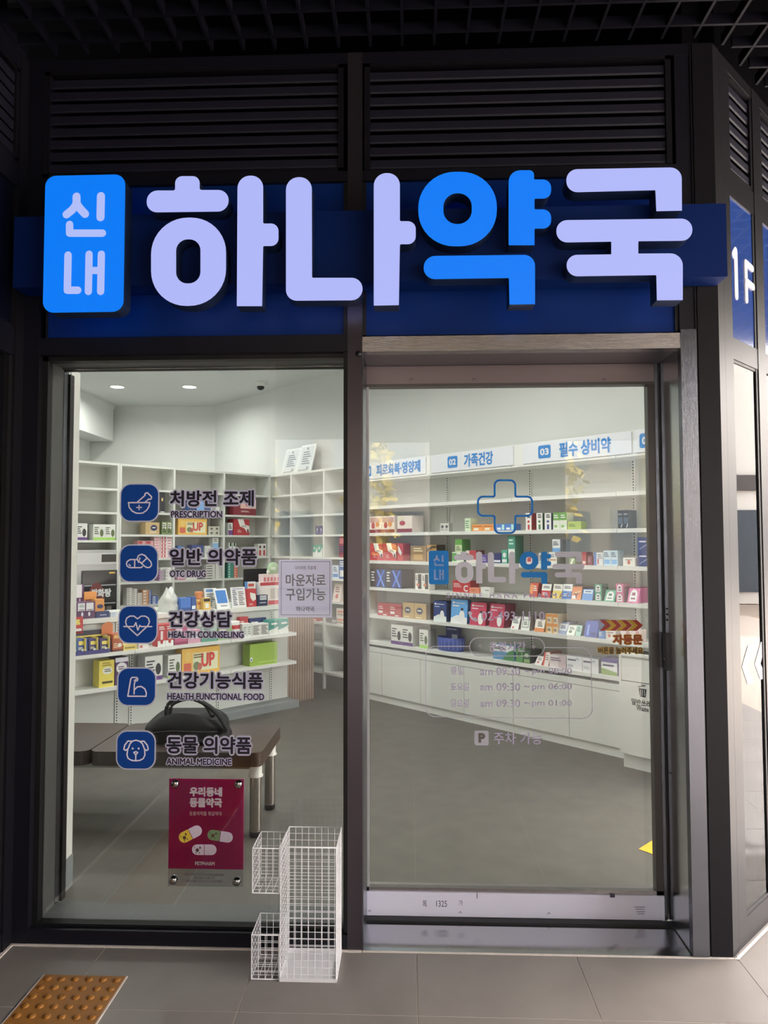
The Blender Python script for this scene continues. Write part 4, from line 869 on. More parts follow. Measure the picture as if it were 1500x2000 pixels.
exec(compile(r'''
# ---- wall display (D)
S5,S4,S3,S2,S1,S0=DZ
def ln(c=K0,**k): return LN(c,**k)
# row S1
PW=[('r','7d2233',0,1,0,.2),('r','b78f86',.05,.95,.62,.92),('o','b3424a',.3,.45,.14,.2),('o','d0824a',.65,.5,.16,.16)]
good(FD,S1,722,771,1008,.16,'d6c5bf','wide pink and white carton with maroon base, upper display shelf','wide pink cartons at the left of the wall display',PW,n=2,gap=.004)
good(FD,S1,776,805,1007,.16,'d3c4b8','wide white carton with maroon base and red swirl on the wall display',None,[('r','7d2233',0,1,0,.22),('o','a8303a',.35,.55,.2,.14),('r','c9c2a0',.05,.4,.7,.95)])
good(FD,S1,860,877,1022,.05,'bdbcb6','small white carton with grey rings, one of two below the second header','small white ringed cartons',[('o','55565a',.5,.6,.3,.18),ln('8a8a86',x0=.2,x1=.8,z0=.1,z1=.35,n=2)],n=2,side='8f8f8c')
good(FD,S1,908,919,1012,.1,'bccfae','pale mint upright carton below the second header',None,[ln('5f8a6a',x0=.15,x1=.8,z0=.2,z1=.85,n=4)])
OB=[('r','d6d0c0',.18,.62,.12,.45),ln('a8571e',x0=.1,x1=.9,z0=.6,z1=.85,n=1)]
good(FD,S1,922,965,1024,.1,'d98a32','orange carton with white pill print, one of two below the cross','orange cartons below the cross',OB,n=2,gap=.003)
good(FD,S1,968,1004,1023,.1,'3f74c0','blue carton with white pill print, one of two below the cross','blue cartons below the cross',[('r','cdd6e2',.18,.6,.12,.45),('r','9fd0cf',.72,1,.1,.9)],n=2,gap=.003)
TALL=lambda c:[('r',c,.35,.68,.03,.32),('o',c,.5,.5,.2,.07),ln('3a3a44',x0=.25,x1=.85,z0=.7,z1=.95,n=2)]
good(FD,S1,1027,1038.5,1002,.12,'d0cfcb','tall white carton with red print right of the cross',None,TALL('b3262f'),side='a8323a')
good(FD,S1,1048,1060,1002,.12,'d0cfcb','tall white carton with green print right of the cross',None,TALL('3f7a48'),side='3f6b45')
good(FD,S1,1064,1077,1002,.12,'d0cfcb','tall white carton with navy print right of the cross',None,TALL('2c3f86'),side='34406f')
good(FD,S1,1080.5,1107.5,1001,.1,'c9cec0','tall white and green carton, one of two at the third bay','tall white and green cartons',[('r','5f9a3f',0,1,.55,1),ln('e3ead8',x0=.15,x1=.8,z0=.65,z1=.9,n=2),('o','7fb05a',.4,.2,.25,.08)],n=2)
good(FD,S1,1109,1135,1018,.08,'9fb23c','low lime carton right of the white and green cartons',None,[ln('5f7a2a',x0=.1,x1=.6,z0=.3,z1=.7,n=2)])
good(FD,S1,1207,1228.5,996,.12,'2f3133','tall charcoal carton, one of two at the right of the upper shelf','charcoal cartons on the upper shelf',[('r','4a5a68',.1,.9,.25,.6),('p','b9bcbc',[(.5,.05),(.7,.05),(.9,.25),(.75,.25)]),ln('8a8d90',x0=.1,x1=.8,z0=.7,z1=.85,n=1)],n=2,side='4a4c48')
# row S2
good(FD,S2,723,774,1061,.12,'b8303a','red carton with jagged white banner, one of two under the first header','red banner cartons under the first header',RED_,n=2,gap=.003)
good(FD,S2,776,787,1061,.1,'b32c36','narrow red carton with a white flash right of the red banner cartons',None,[('p','d6cfcc',[(.15,.9),(.5,.7),(.85,.45),(.6,.3),(.2,.5)])])
good(FD,S2,802,832,1066,.12,'8a6a3c','bronze carton left of the gold carton on the wall display',None,[('r','b08a48',.2,.8,.1,.45),ln('d8c08a',x0=.2,x1=.8,z0=.6,z1=.9,n=2)])
good(FD,S2,834,853,1064,.12,'a57f3e','gold carton with curved dark stripe on the wall display',None,[('p','4a3a2a',[(0,.75),(.6,.95),(1,.95),(1,.8),(.6,.8),(0,.55)])],side='3a3026')
good(FD,S2,883,906,1078,.12,'c9cfbf','white and green carton behind the first big vinyl letter',None,[('r','4f9a4a',.0,.4,.1,.9),ln('5a6a50',x0=.45,x1=.9,z0=.2,z1=.8,n=4)],side='3f7a3c')
z_=FD.at(895,1078,.025)[1]
good(FD,z_,889,902.5,1053,.12,'b7c79a','green and white carton standing on the white and green carton',None,[('r','5b9a3a',0,1,.55,1),ln('5a6a50',x0=.15,x1=.85,z0=.1,z1=.45,n=3)],side='3c8a34')
good(FD,S2,910,930,1075,.12,'c9c0bc','white carton with red top behind the vinyl letters',None,[('r','b0323c',.35,1,.25,1),ln('7a4a48',x0=.05,x1=.35,z0=.2,z1=.8,n=3)],side='7a2a34')
good(FD,S2,940,951.5,1083,.1,'58438c','violet carton behind the vinyl letters',None,[ln('a8a0c8',x0=.15,x1=.85,z0=.2,z1=.7,n=2)])
good(FD,S2,963,979,1080,.1,'2a2f66','navy carton with white script behind the vinyl letters',None,[('r','c8cbd8',.1,.9,.1,.3)])
good(FD,S2,980,991,1074,.1,'3a9a84','teal carton with a clock print behind the vinyl letters',None,[('o','cfe0d8',.5,.62,.3,.18),('r','cfe0d8',.1,.9,.08,.3)])
good(FD,S2,992.5,1006.5,1046,.12,'2f8a72','tall teal carton with white leaf panel behind the vinyl letters',None,[('r','ccd4cc',.05,.95,.2,.52),ln('a5cfc0',x0=.15,x1=.8,z0=.65,z1=.9,n=2)],side='2a6b54')
good(FD,S2,1028,1040,1080,.1,'c8b0b0','small white carton with red print inside the vinyl ring',None,[('r','a83a40',.2,.8,.2,.6)])
good(FD,S2,1052,1070,1080,.1,'a8b0b4','grey-white carton behind the blue vinyl letter',None,[ln()])
good(FD,S2,1072,1088,1078,.12,'cbccc8','white carton with orange line under the white and blue carton',None,[('r','b98a5c',.1,.9,.3,.42),ln('7a8aa0',x0=.1,x1=.7,z0=.55,z1=.85,n=2)],side='8a8a82')
z_=FD.at(1085,1078,.025)[1]
good(FD,z_,1079,1094.5,1053,.14,'cdd0d0','white and blue carton on top of the orange-line carton',None,[('r','5f9ad0',0,1,0,.3),ln('4a5568',x0=.1,x1=.8,z0=.5,z1=.85,n=3)],side='7b8590')
good(FD,S2,1112,1123,1090,.1,'7a9a5c','small green carton near the last vinyl letter',None,[('p','d0d4c0',[(.1,.1),(.5,.9),(.9,.9),(.5,.1)])])
good(FD,S2,1136.5,1145.5,1078,.1,'a82a34','narrow red carton right of the vinyl letters',None,[('r','d8c8c8',.2,.8,.1,.3)],side='8a2a30')
good(FD,S2,1148.5,1157,1086,.1,'7c2840','short wine red carton right of the vinyl letters',None,[ln('b88a98')])
good(FD,S2,1160,1178,1079,.1,'c9ccd0','white carton with blue edge on the second display shelf',None,[('r','4a70b0',0,.3,0,1),('r','b84a40',.4,.55,.1,.5),ln('7a8090',x0=.45,x1=.95,z0=.5,z1=.9,n=3)])
good(FD,S2,1179,1207,1075,.1,'b3c9dc','pale blue and white carton, one of two on the second display shelf','pale blue and white cartons',[('r','6fa5d8',.1,.9,.1,.4),ln('5a6a88',x0=.1,x1=.8,z0=.55,z1=.9,n=3)],n=2)
good(FD,S2,1217,1240,1089,.08,'d4d2cc','low white carton with red dot before the navy cartons',None,[('o','b8604a',.5,.45,.14,.25),ln('8a7a70',x0=.2,x1=.8,z0=.65,z1=.85,n=1)],inset=.01)
good(FD,S2,1246,1266,1049,.14,'263a78','navy carton with white script, stacked in two at the right end','stacked navy cartons at the right end',[ln('b8c0d8',x0=.15,x1=.85,z0=.6,z1=.8,n=1),('p','7f93c0',[(.2,.15),(.9,.45),(.9,.52),(.2,.22)])],nz=2)
# row S3
BX=[('r','2c3138',0,.34,0,1),('p','3f6fd0',[(.4,.05),(.52,.05),(.95,.95),(.83,.95)]),('p','5a8ae0',[(.83,.05),(.95,.05),(.52,.95),(.4,.95)]),ln('b9c0c8',x0=.06,x1=.28,z0=.3,z1=.9,n=4)]
good(FD,S3,724,785,1112,.16,'22346e','dark blue carton with crossed stripes, one of two on the middle shelf','dark blue cartons with crossed stripes',BX,n=2,side='2a2d33',gap=.004)
good(FD,S3,811,838,1120,.09,'d2d0ca','tall white carton with dark bottle print, one of two on the middle shelf','tall white bottle-print cartons',[('r','2c2f2c',.45,.95,.05,.95),('o','c06a3a',.45,.3,.22,.1),ln('5a5a55',x0=.08,x1=.4,z0=.55,z1=.9,n=3)],n=2,gap=.006)
good(FD,S3,884.5,919,1134,.12,'b0242e','red carton with a white C behind the vinyl letters',None,[('t','d8cfcc','C',.62,.86,.08,.62),ln('d9b0ae',x0=.06,x1=.5,z0=.4,z1=.8,n=3)],side='8f2a33')
good(FD,S3,917,936,1148,.06,'e0805c','low salmon carton before the red C carton',None,[ln('c05a3c')],inset=.005)
good(FD,S3,939,957,1147,.06,'d2d3cf','low white carton right of the salmon one',None,[ln('8a8a88',x0=.5,x1=.9,z0=.4,z1=.7,n=1)],inset=.005)
PO=lambda top,low:[('r',low,0,1,.0,.52),('r',top,0,1,.52,1),ln('3a3a40',x0=.15,x1=.85,z0=.68,z1=.88,n=2),ln('e8e4dc',x0=.15,x1=.7,z0=.15,z1=.4,n=2)]
good(FD,S3,1033,1049,1139,.16,'c0452c','red and orange sloping pack at the left of the pouch row',None,[('r','d8863c',.05,.4,.2,.9),ln('f0d8c0',x0=.45,x1=.9,z0=.4,z1=.85,n=3)],lean=.25,side='a83030',name='medicine_pack',cat='pack')
for a_,b_,c_,l_,w_ in ((1056,1074.5,'b8303a','d8d4cc','red'),(1078,1096.5,'d8b82c','d2d0c4','yellow'),(1097,1115.5,'2f74c0','cfd2d4','blue')):
    good(FD,S3,a_,b_,1141,.16,'c9c8c2',w_+' and white sloping pack in the middle shelf pouch row',None,PO(l_,c_),lean=.28,side='7f807c',name='medicine_pack',cat='pack')
good(FD,S3,1115.5,1134.5,1146,.16,'cf7a40','orange sloping pack in the middle shelf pouch row',None,[('r','e2d8cc',.05,.5,.05,.3),('p','f0b070',[(.1,.4),(.9,.6),(.9,.7),(.1,.5)])],lean=.28,side='7a6a5c',name='medicine_pack',cat='pack')
good(FD,S3,1136,1157,1151,.14,'4f86c8','pale blue sloping pack with white heading in the pouch row',None,[('r','c9d2dc',.1,.9,.62,.92),ln('2f4f8a',x0=.2,x1=.8,z0=.68,z1=.88,n=1)],lean=.35,side='4a5a78',name='medicine_pack',cat='pack')
AR=lambda c:[('o','dadcd8',.5,.55,.34,.36),('r','dadcd8',.16,.84,.1,.55),('r',c,.35,.65,.5,.7),ln(c,x0=.3,x1=.7,z0=.2,z1=.4,n=1)]
good(FD,S3,1162,1175.5,1141,.1,'4a9a7c','green and white badge carton, stacked in two on the middle shelf','stacked green badge cartons',AR('3a6a58'),nz=2,side='3f6f5c')
good(FD,S3,1179,1200,1153,.022,'3f9a78','green sloping pouch with white badge on the middle shelf','green badge pouches',AR('3a6a58'),lean=.5,nd=6,side='2f6f56',name='medicine_pouch',cat='pouch')
good(FD,S3,1203.5,1218,1140,.1,'c86a92','pink and white badge carton, stacked in two on the middle shelf','stacked pink badge cartons',AR('8a4060'),nz=2,side='9a5c74')
good(FD,S3,1224.5,1246,1149,.016,'c85f96','pink sloping pouch with white badge at the right of the middle shelf','pink badge pouches',AR('8a4060'),lean=.4,nd=11,side='b04f80',name='medicine_pouch',cat='pouch')
# row S4
good(FD,S4,737.5,784,1179,.12,'a3242c','low red carton with white print, one of two under the dark blue cartons','low red cartons under the dark blue ones',[('r','d8cccb',.1,.45,.2,.4),ln('d9a9a6',x0=.1,x1=.5,z0=.5,z1=.8,n=2),('r','d8cccb',.5,.8,.05,.12)],n=2,gap=.003,side='8a2028')
good(FD,S4,786.5,833,1178,.13,'a98a4c','tan carton with a navy oval, one of two on the lower display shelf','tan oval cartons on the wall display',[('o','242a4c',.45,.52,.27,.22),('r','d2cdbb',.28,.6,.5,.57),ln('d8c89a',x0=.15,x1=.6,z0=.05,z1=.15,n=1)],n=2,gap=.004,side='5c4a2c')
FIG=lambda c,d:[('p',c,[(0,.0),(1,.0),(1,.25),(.4,.35),(0,.2)]),('o','d9d6d2',.68,.3,.17,.26),('o','3a2c2a',.68,.60,.08,.06),('o','dfe4ea',.16,.86,.07,.05),ln('e2e6ec',x0=.25,x1=.85,z0=.82,z1=.88,n=1),ln(d,x0=.1,x1=.5,z0=.68,z1=.78,n=1)]
good(FD,S4,847,872,1174,.12,'27407e','dark blue hanging pack with a white figure on the lower display shelf',None,FIG('c9d2de','8fa6d0'),side='1f2f5c',name='medicine_pack',cat='pack',rnd=.06)
good(FD,S4,880,912,1171,.05,'4f9ad8','sky blue pack with a white figure on the lower display shelf',None,FIG('d9e6ee','d0e4f4'),lean=.08,side='2f5f96',name='medicine_pack',cat='pack',rnd=.08)
good(FD,S4,917,948,1177,.024,'c02852','magenta pack with a white figure left of the phone number','magenta packs left of the phone number',FIG('b0284c','e8b0c0'),lean=.12,nd=6,side='8f2040',name='medicine_pack',cat='pack',rnd=.1)
good(FD,S4,955,984,1180,.024,'b82850','magenta pack with a white figure behind the phone number','magenta packs behind the phone number',FIG('a8284a','e8b0c0'),lean=.12,nd=6,side='7f1f3c',name='medicine_pack',cat='pack',rnd=.1)
good(FD,S4,997,1012,1205,.02,'cfcfca','leaning white card pack with dark print right of the magenta packs','leaning white card packs by the phone number',[ln('3a4a40',x0=.15,x1=.85,z0=.45,z1=.85,n=3),('o','b04a4a',.3,.15,.12,.08)],lean=.45,nd=3,side='8a7a78',name='medicine_pack',cat='pack')
good(FD,S4,1017,1034,1205,.025,'d0d2cc','leaning white pack with a grey frame print at the middle bay','leaning white framed packs',[('r','7f8f86',.12,.88,.2,.8),('r','d0d2cc',.18,.82,.25,.75),ln('4a5a50',x0=.3,x1=.7,z0=.4,z1=.65,n=2)],lean=.2,nd=5,side='8a807c',name='medicine_pack',cat='pack')
good(FD,S4,1043,1062,1210,.025,'d2ccc2','leaning white and orange pack at the middle bay','leaning white and orange packs',[('r','cf7a38',0,1,0,.3),ln('4a4a48',x0=.3,x1=.8,z0=.4,z1=.85,n=3)],lean=.3,nd=4,side='a5805c',name='medicine_pack',cat='pack')
good(FD,S4,1066,1090,1199,.14,'d2c0a4','small white and orange carton stacked right of the phone number','small white and orange stacked cartons',[('r','cf8436',0,1,.68,1),('r','d09a4a',0,.3,0,.68),ln('6a5848',x0=.35,x1=.8,z0=.2,z1=.5,n=2)],n=2,nz=2)
good(FD,S4,1088,1106,1216,.022,'8a96b4','leaning grey-blue pouch left of the white and green ones','leaning grey-blue pouches',[('r','c9ced6',.1,.9,.3,.85),ln('3f4a78',x0=.2,x1=.8,z0=.45,z1=.75,n=3)],lean=.6,nd=5,side='5a6484',name='medicine_pouch',cat='pouch')
good(FD,S4,1106,1122,1222,.022,'ccd0c6','leaning white and green pouch in the middle of the lower row','leaning white and green pouches',[('o','5a7a5c',.4,.35,.2,.15),ln('4a5a4c',x0=.2,x1=.85,z0=.55,z1=.85,n=3)],lean=.6,nd=4,side='8a9a8c',name='medicine_pouch',cat='pouch')
good(FD,S4,1123,1134,1222,.02,'8fb8ac','leaning teal and white pouch beside the dark blue pouches','leaning teal and white pouches',[ln('2f5a5c',x0=.15,x1=.8,z0=.4,z1=.85,n=3)],lean=.45,nd=8,side='2f4a5a',name='medicine_pouch',cat='pouch')
good(FD,S4,1140,1166,1213,.018,'3a52a8','glossy blue pouch in the deep row left of the arrow sticker','glossy blue pouches',[('p','7f96d8',[(.2,.1),(.35,.1),(.35,.8),(.2,.7)]),('r','2a3a80',.5,.9,.1,.3)],lean=.3,nd=9,side='2c4690',name='medicine_pouch',cat='pouch',rnd=.2)
good(FD,S4,1169,1181,1231,.06,'4f80c0','small blue carton below the arrow sticker',None,[ln('c8d8ec')],inset=.01)
good(FD,S4,1182,1203,1231,.08,'d6cac4','small white and pink carton behind the arrow sticker','small white and pink cartons',[('o','c06a5a',.4,.4,.14,.2),ln('8a7a78',x0=.2,x1=.8,z0=.65,z1=.85,n=1)],n=1)
good(FD,S4,1212,1250,1229,.1,'d0c0bc','white and rose carton right of the automatic door lettering','white and rose cartons at the right end',[('r','c08a88',.6,.95,.1,.9)],n=2)
# row S5
good(FD,S5,764,806.5,1221,.13,W0,'white carton with purple base band, one of two on the lowest shelf','white and purple cartons on the lowest shelf',WB_,n=2,side='a9aaa4')
good(FD,S5,819,836.5,1230,.11,W0,'white carton with lime base band on the lowest shelf of the wall display',None,GB_,side='8f918a')
good(FD,S5,871,895,1219,.04,'24397c','dark blue pack standing behind the round blue basket',None,[('r','b9c2d8',.5,.95,.3,.6),ln('9fb0d8',x0=.1,x1=.9,z0=.75,z1=.85,n=1)],inset=.18,name='medicine_pack',cat='pack')
good(FD,S5,963,1004,1260,.07,'4f86b0','landscape-print carton with white top and green hill by the opening hours',None,[('r','cdd3d8',0,1,.55,1),('p','3f7a48',[(.45,0),(1,0),(1,.75),(.75,.6)]),ln('2f3a48',x0=.05,x1=.6,z0=.68,z1=.9,n=2)],inset=.02)
good(FD,S5,1008,1021,1268,.10,'4f8a4c','green carton right of the landscape carton',None,[('o','2f5a34',.5,.6,.3,.2)],inset=.02)
good(FD,S5,1022,1036,1270,.022,'3a5a44','dark green pack in the deep row on the lowest shelf','dark green packs on the lowest shelf',[('o','a8b89a',.5,.6,.3,.15),('r','7f9a5c',.1,.9,.05,.3)],nd=7,side='26302c',name='medicine_pack',cat='pack')
good(FD,S5,1044,1057,1283,.02,'cfcac6','white pack leaning far back on the lowest shelf','white packs leaning on the lowest shelf',[('o','b05a5c',.4,.3,.2,.12),ln('6a6a68',x0=.2,x1=.8,z0=.5,z1=.85,n=2)],lean=.8,nd=2,side='8a8a86',name='medicine_pack',cat='pack')
good(FD,S5,1059,1071,1275,.022,'d0c4be','white and red pack leaning beside the pinkish cartons','white and red leaning packs',[('r','b8423c',0,.28,0,1),ln('8a7a78',x0=.35,x1=.9,z0=.4,z1=.85,n=3)],lean=.35,nd=7,side='b56a60',name='medicine_pack',cat='pack')
good(FD,S5,1073,1106,1280,.12,'cdbfc0','pinkish-white carton on the lowest shelf near the closing time',None,[('r','b9a5aa',.55,1,.0,1),ln('7a6a78',x0=.08,x1=.7,z0=.5,z1=.85,n=2)],side='b8a9a8')
good(FD,S5,1107,1170,1284,.12,'c6c6ca','pale grey-white carton, one of two on the lowest shelf','pale grey-white cartons on the lowest shelf',[ln('5a5a70',x0=.06,x1=.6,z0=.6,z1=.85,n=1),('p','a0a8b8',[(.55,.8),(.7,.95),(.85,.8),(.7,.7)]),ln('9a9aa4',x0=.06,x1=.45,z0=.2,z1=.4,n=2)],n=2,gap=.003,side='8a8c90')
good(FD,S5,1174.5,1206,1287,.13,'d0cfd2','white carton with purple top and green hill at the right of the lowest shelf',None,[('r','5c4a8a',0,1,.78,1),('p','7f9a4c',[(0,0),(1,0),(1,.2),(0,.42)]),ln('3f3a5a',x0=.1,x1=.8,z0=.5,z1=.7,n=1)],side='6a5c8a')
# round blue basket
xa=FD.s_at(845,S5,.03); xb=FD.s_at(893,S5,.03); h=FD.at(868,1246,.03)[1]-S5; r=(xb-xa)/2; BB=pc('2f4596')
t=MB().lathe([(.001,0),(r*.92,0),(r,h),(r*.97,h),(r*.9,.004),(.001,.004)],BB,n=28).build('round_basket',F=FD,loc=(xa+r,.03+r*.6,S5+.001)); tag(t,'round blue plastic basket on the lowest shelf of the wall display','basket'); t.scale=(1,.6,1)
for k in range(20):
    a=2*math.pi*k/20; MB().box(-.003,.003,-.002,.002,h*.15,h*.85,pc('6f82c8')).build('rib',t,loc=(r*.985*math.cos(a),r*.985*math.sin(a),0)).rotation_euler=(0,0,a+math.pi/2)
''','goods_c','exec'))

# ================================================================== bench and bag
t = empty('bench', loc=(-1.73, 1.02, 0)); tag(t, 'low bench with two dark brown leather pads and chrome legs near the window', 'bench')
def pad(x0, x1):
    b = MB(); b.ext(rpoly([(x0, 0, .05), (x1, 0, .05), (x1, .60, .05), (x0, .60, .05)], 6), [], 0, .075, BROWN)
    b.v = [(p[0], p[2], .445-p[1]) for p in b.v]
    b.add([(p[0], p[1], .37) for p in rpoly([(x0, 0, .05), (x1, 0, .05), (x1, .60, .05), (x0, .60, .05)], 6)], [tuple(reversed(range(28)))], BROWN)
    return b.build('seat_pad', t, bevel=.025)
pad(.003, .935); pad(-.93, -.003)
MB().box(-.88, .89, .05, .075, .345, .372, mat('bench_rail', '8d8a85', .4, .4)).box(-.88, .89, .525, .55, .345, .372, _M['bench_rail']).build('frame_rail', t)
LEGS = mat('leg_steel', 'b9b1a8', .22, 1.)
for x, y in ((.90, .03), (.90, .42), (-.86, .03), (-.86, .42)):
    l = MB().lathe([(.031, .03), (.031, .32)], LEGS, n=20).build('leg', t, loc=(x, y, 0))
    MB().lathe([(.001, 0), (.029, 0), (.031, .006), (.031, .03), (.033, .03)], BLACKP, n=20).build('foot_cap', l)
    MB().lathe([(.04, .315), (.04, .322), (.034, .326), (.034, .372)], mat('collar_white', 'd5d3cd', .4), n=20).build('collar', l)
# bag: soft collapsed body, mouth folds, two carrying loops
bg = empty('tote_bag', loc=(-1.28, 1.32, .446)); tag(bg, 'collapsed black cloth bag with rounded carrying loops lying on the bench', 'bag')
random.seed(11); b = MB(); NU, NV = 26, 10; vs = []
for i in range(NV):
    f = i/(NV-1)
    for k in range(NU):
        a = 2*math.pi*k/NU; c_, s_ = math.cos(a), math.sin(a)
        se_x = math.copysign(abs(c_)**.75, c_); se_y = math.copysign(abs(s_)**.75, s_)
        bul = (1.0-.06*f if f < .55 else .967-.75*(f-.55)**1.6)*(1+.03*math.sin(5*a+7*f)+random.uniform(-.018, .018))
        hz = .15*f*(1-.22*abs(c_)**2 if f > .3 else 1)+(.012*math.sin(3*a) if f > .6 else 0)
        vs.append((.245*bul*se_x, .155*bul*se_y, hz))
b.add(vs, [(i*NU+k, i*NU+(k+1) % NU, (i+1)*NU+(k+1) % NU, (i+1)*NU+k) for i in range(NV-1) for k in range(NU)], CLOTHK, True)
b.add([vs[(NV-1)*NU+k] for k in range(NU)]+[(0, 0, .105)], [(k, (k+1) % NU, NU) for k in range(NU)], CLOTHK, True); b.add(vs[:NU], [tuple(reversed(range(NU)))], CLOTHK)
b.build('bag_body', bg, sub=1)
def arc(pts, w, th, nm):
    b = MB(); P_ = [Vector(p) for p in pts]; out = []
    for i in range(len(P_)-1):
        p0 = P_[max(i-1, 0)]; p1 = P_[i]; p2 = P_[i+1]; p3 = P_[min(i+2, len(P_)-1)]
        for k in range(6):
            t_ = k/6; out.append(.5*((2*p1)+(-p0+p2)*t_+(2*p0-5*p1+4*p2-p3)*t_**2+(-p0+3*p1-3*p2+p3)*t_**3))
    out.append(P_[-1]); b.tube(out, w, CLOTHK, 8, flat=th); return b.build(nm, bg)
arc([(-.12, -.03, .12), (-.11, -.03, .19), (-.03, -.04, .232), (.09, -.05, .21), (.20, -.08, .14), (.245, -.1, .05), (.17, -.15, .02), (.02, -.165, .025)], .021, .5, 'carry_loop')
arc([(-.12, .03, .12), (-.10, .03, .18), (.0, .02, .212), (.09, .02, .18), (.14, .0, .12)], .018, .55, 'carry_loop')
arc([(-.20, -.14, .05), (-.05, -.17, .075), (.1, -.165, .07), (.2, -.12, .06)], .008, .5, 'side_strap')

# yellow floor sticker inside the door
a, c, d = at_z(1247, 1658, .002), at_z(1283, 1636, .002), at_z(1283, 1671, .002)
tag(MB().add([(a.x, a.y, .002), (d.x, d.y, .002), (d.x+.18, d.y+.06, .002), (c.x+.1, c.y+.12, .002), (c.x, c.y, .002)], [(0, 1, 2, 3, 4)], YELLOW).build('floor_sticker'), 'yellow pointed floor sticker just inside the sliding door', 'sticker')
# thin pale blue box of leaflets lying at the left end of the bench
tag(MB().box(-2.36, -2.09, 1.44, 1.60, .447, .475, pc('8fb4c4'), pc('c9d3d6')).build('leaflet_box', bevel=.002), 'flat pale blue box lying on the left end of the bench', 'box')

# ================================================================== the big sign
SY, BY = -.17, -.10
sn = empty('shop_sign'); tag(sn, 'illuminated shop sign with white and blue channel letters on a navy bar', 'sign')
def sp(px, py): return FA.at(px, py, SY)
xl = (FA.at(28, 424, BY)[0]+FA.at(25, 570, BY)[0])/2; xr = (FA.at(1418, 397, BY)[0]+FA.at(1421, 545, BY)[0])/2
zb_t = (FA.at(28, 424, BY)[1]+FA.at(1418, 397, BY)[1])/2; zb_b = (FA.at(25, 557, BY)[1]+FA.at(1421, 545, BY)[1])/2
MB().box(xl, xr, BY, -.002, zb_b, zb_t, BLUEB).build('sign_bar', sn, bevel=.002)
def shp(crop, pts):
    ox, oy, sc_ = crop; return [(*sp(ox+p[0]/sc_, oy+p[1]/sc_), p[2]/sc_*2.61/FPX) for p in pts]
C1, C2, C4, C0 = (0, 0, 2.), (750, 0, 2.), (1060, 300, 3.75), (0, 0, 1.)
def ring(crop, o, i):
    a = rpoly(shp(crop, [(o[0], o[2], o[4]), (o[1], o[2], o[4]), (o[1], o[3], o[4]), (o[0], o[3], o[4])]), 10)
    c = rpoly(shp(crop, [(i[0], i[2], i[4]), (i[1], i[2], i[4]), (i[1], i[3], i[4]), (i[0], i[3], i[4])]), 10); return (a, [c])
def P1(crop, pts): return (rpoly(shp(crop, pts)), [])
LET = [('w', [P1(C1, [(573, 744, 43), (684, 744, 8), (684, 688, 48), (780, 688, 48), (780, 742, 8), (893, 742, 43), (893, 826, 43), (573, 830, 43)]),
              ring(C1, (590, 883, 850, 1195, 146), (688, 783, 935, 1107, 46)),
              P1(C1, [(928, 686, 50), (1028, 686, 50), (1028, 873, 5), (1088, 873, 43), (1088, 961, 43), (1028, 961, 5), (1024, 1196, 2), (925, 1196, 2)])]),
       ('w', [P1(C1, [(1117, 692, 50), (1218, 692, 50), (1219, 1085, 5), (1416, 1085, 44), (1416, 1173, 44), (1117, 1175, 44)]),
              P1(C0, [(730, 338, 25), (781, 338, 25), (781, 432, 3), (812, 432, 22), (812, 477, 22), (781, 477, 3), (779, 596, 1), (730, 597, 1)])]),
       ('b', [ring(C2, (134, 441, 671, 962, 144), (232, 343, 755, 875, 54)),
              P1(C2, [(487, 665, 46), (586, 665, 44), (586, 701, 4), (653, 701, 37), (653, 776, 37), (588, 776, 4), (588, 818, 4), (653, 818, 37), (653, 893, 37), (588, 893, 4), (588, 958, 2), (487, 958, 2)]),
              P1(C2, [(155, 1000, 46), (590, 995, 44), (590, 1188, 2), (490, 1190, 2), (488, 1086, 4), (155, 1091, 45)])]),
       ('w', [P1(C4, [(173, 115, 82), (1018, 100, 84), (1020, 418, 3), (832, 422, 3), (825, 268, 6), (173, 285, 82)]),
              P1(C4, [(100, 488, 80), (1096, 475, 80), (1096, 638, 80), (700, 642, 5), (700, 732, 5), (1026, 730, 90), (1026, 1073, 3), (836, 1075, 3), (832, 890, 8), (175, 900, 80), (175, 742, 78), (502, 738, 5), (502, 645, 5), (100, 652, 80)])])]
for k, (kind, parts) in enumerate(LET):
    m = LAV if kind == 'w' else BLU; b = MB()
    for o_, h_ in parts:
        b.ext(o_, h_, SY, BY, m, LSIDE)
    b.build('letter', sn)
C3 = (60, 320, 5.77)
q = shp(C3, [(163, 132, 0), (1065, 122, 0), (1047, 1668, 0), (138, 1677, 0)])
bx0, bx1 = (q[0][0]+q[3][0])/2, (q[1][0]+q[2][0])/2; bz1, bz0 = (q[0][1]+q[1][1])/2, (q[2][1]+q[3][1])/2
pn = MB().ext(rr(bx0, bx1, bz0, bz1, .042, 8), [], SY, BY, BLU, LSIDE).build('letter_panel', sn)
SIN = [([(518, 370), (518, 440), (508, 470), (470, 520), (405, 572)], 95), ([(518, 440), (530, 470), (565, 515), (615, 567)], 95), ([(793, 365), (788, 604)], 96), ([(440, 685), (440, 783), (810, 783)], 88),
       ([(423, 1030), (415, 1426), (532, 1426)], 88), ([(660, 1020), (652, 1440)], 86), ([(798, 1020), (790, 1440)], 86), ([(660, 1204), (792, 1204)], 84)]
b = MB()
for i, (pts, w) in enumerate(SIN):
    b.stroke([sp(60+x/5.77, 320+y/5.77) for x, y in pts], w/5.77*2.61/FPX, SY-.0012-.0001*i, LAVT, n=14)
b.build('lettering', pn)

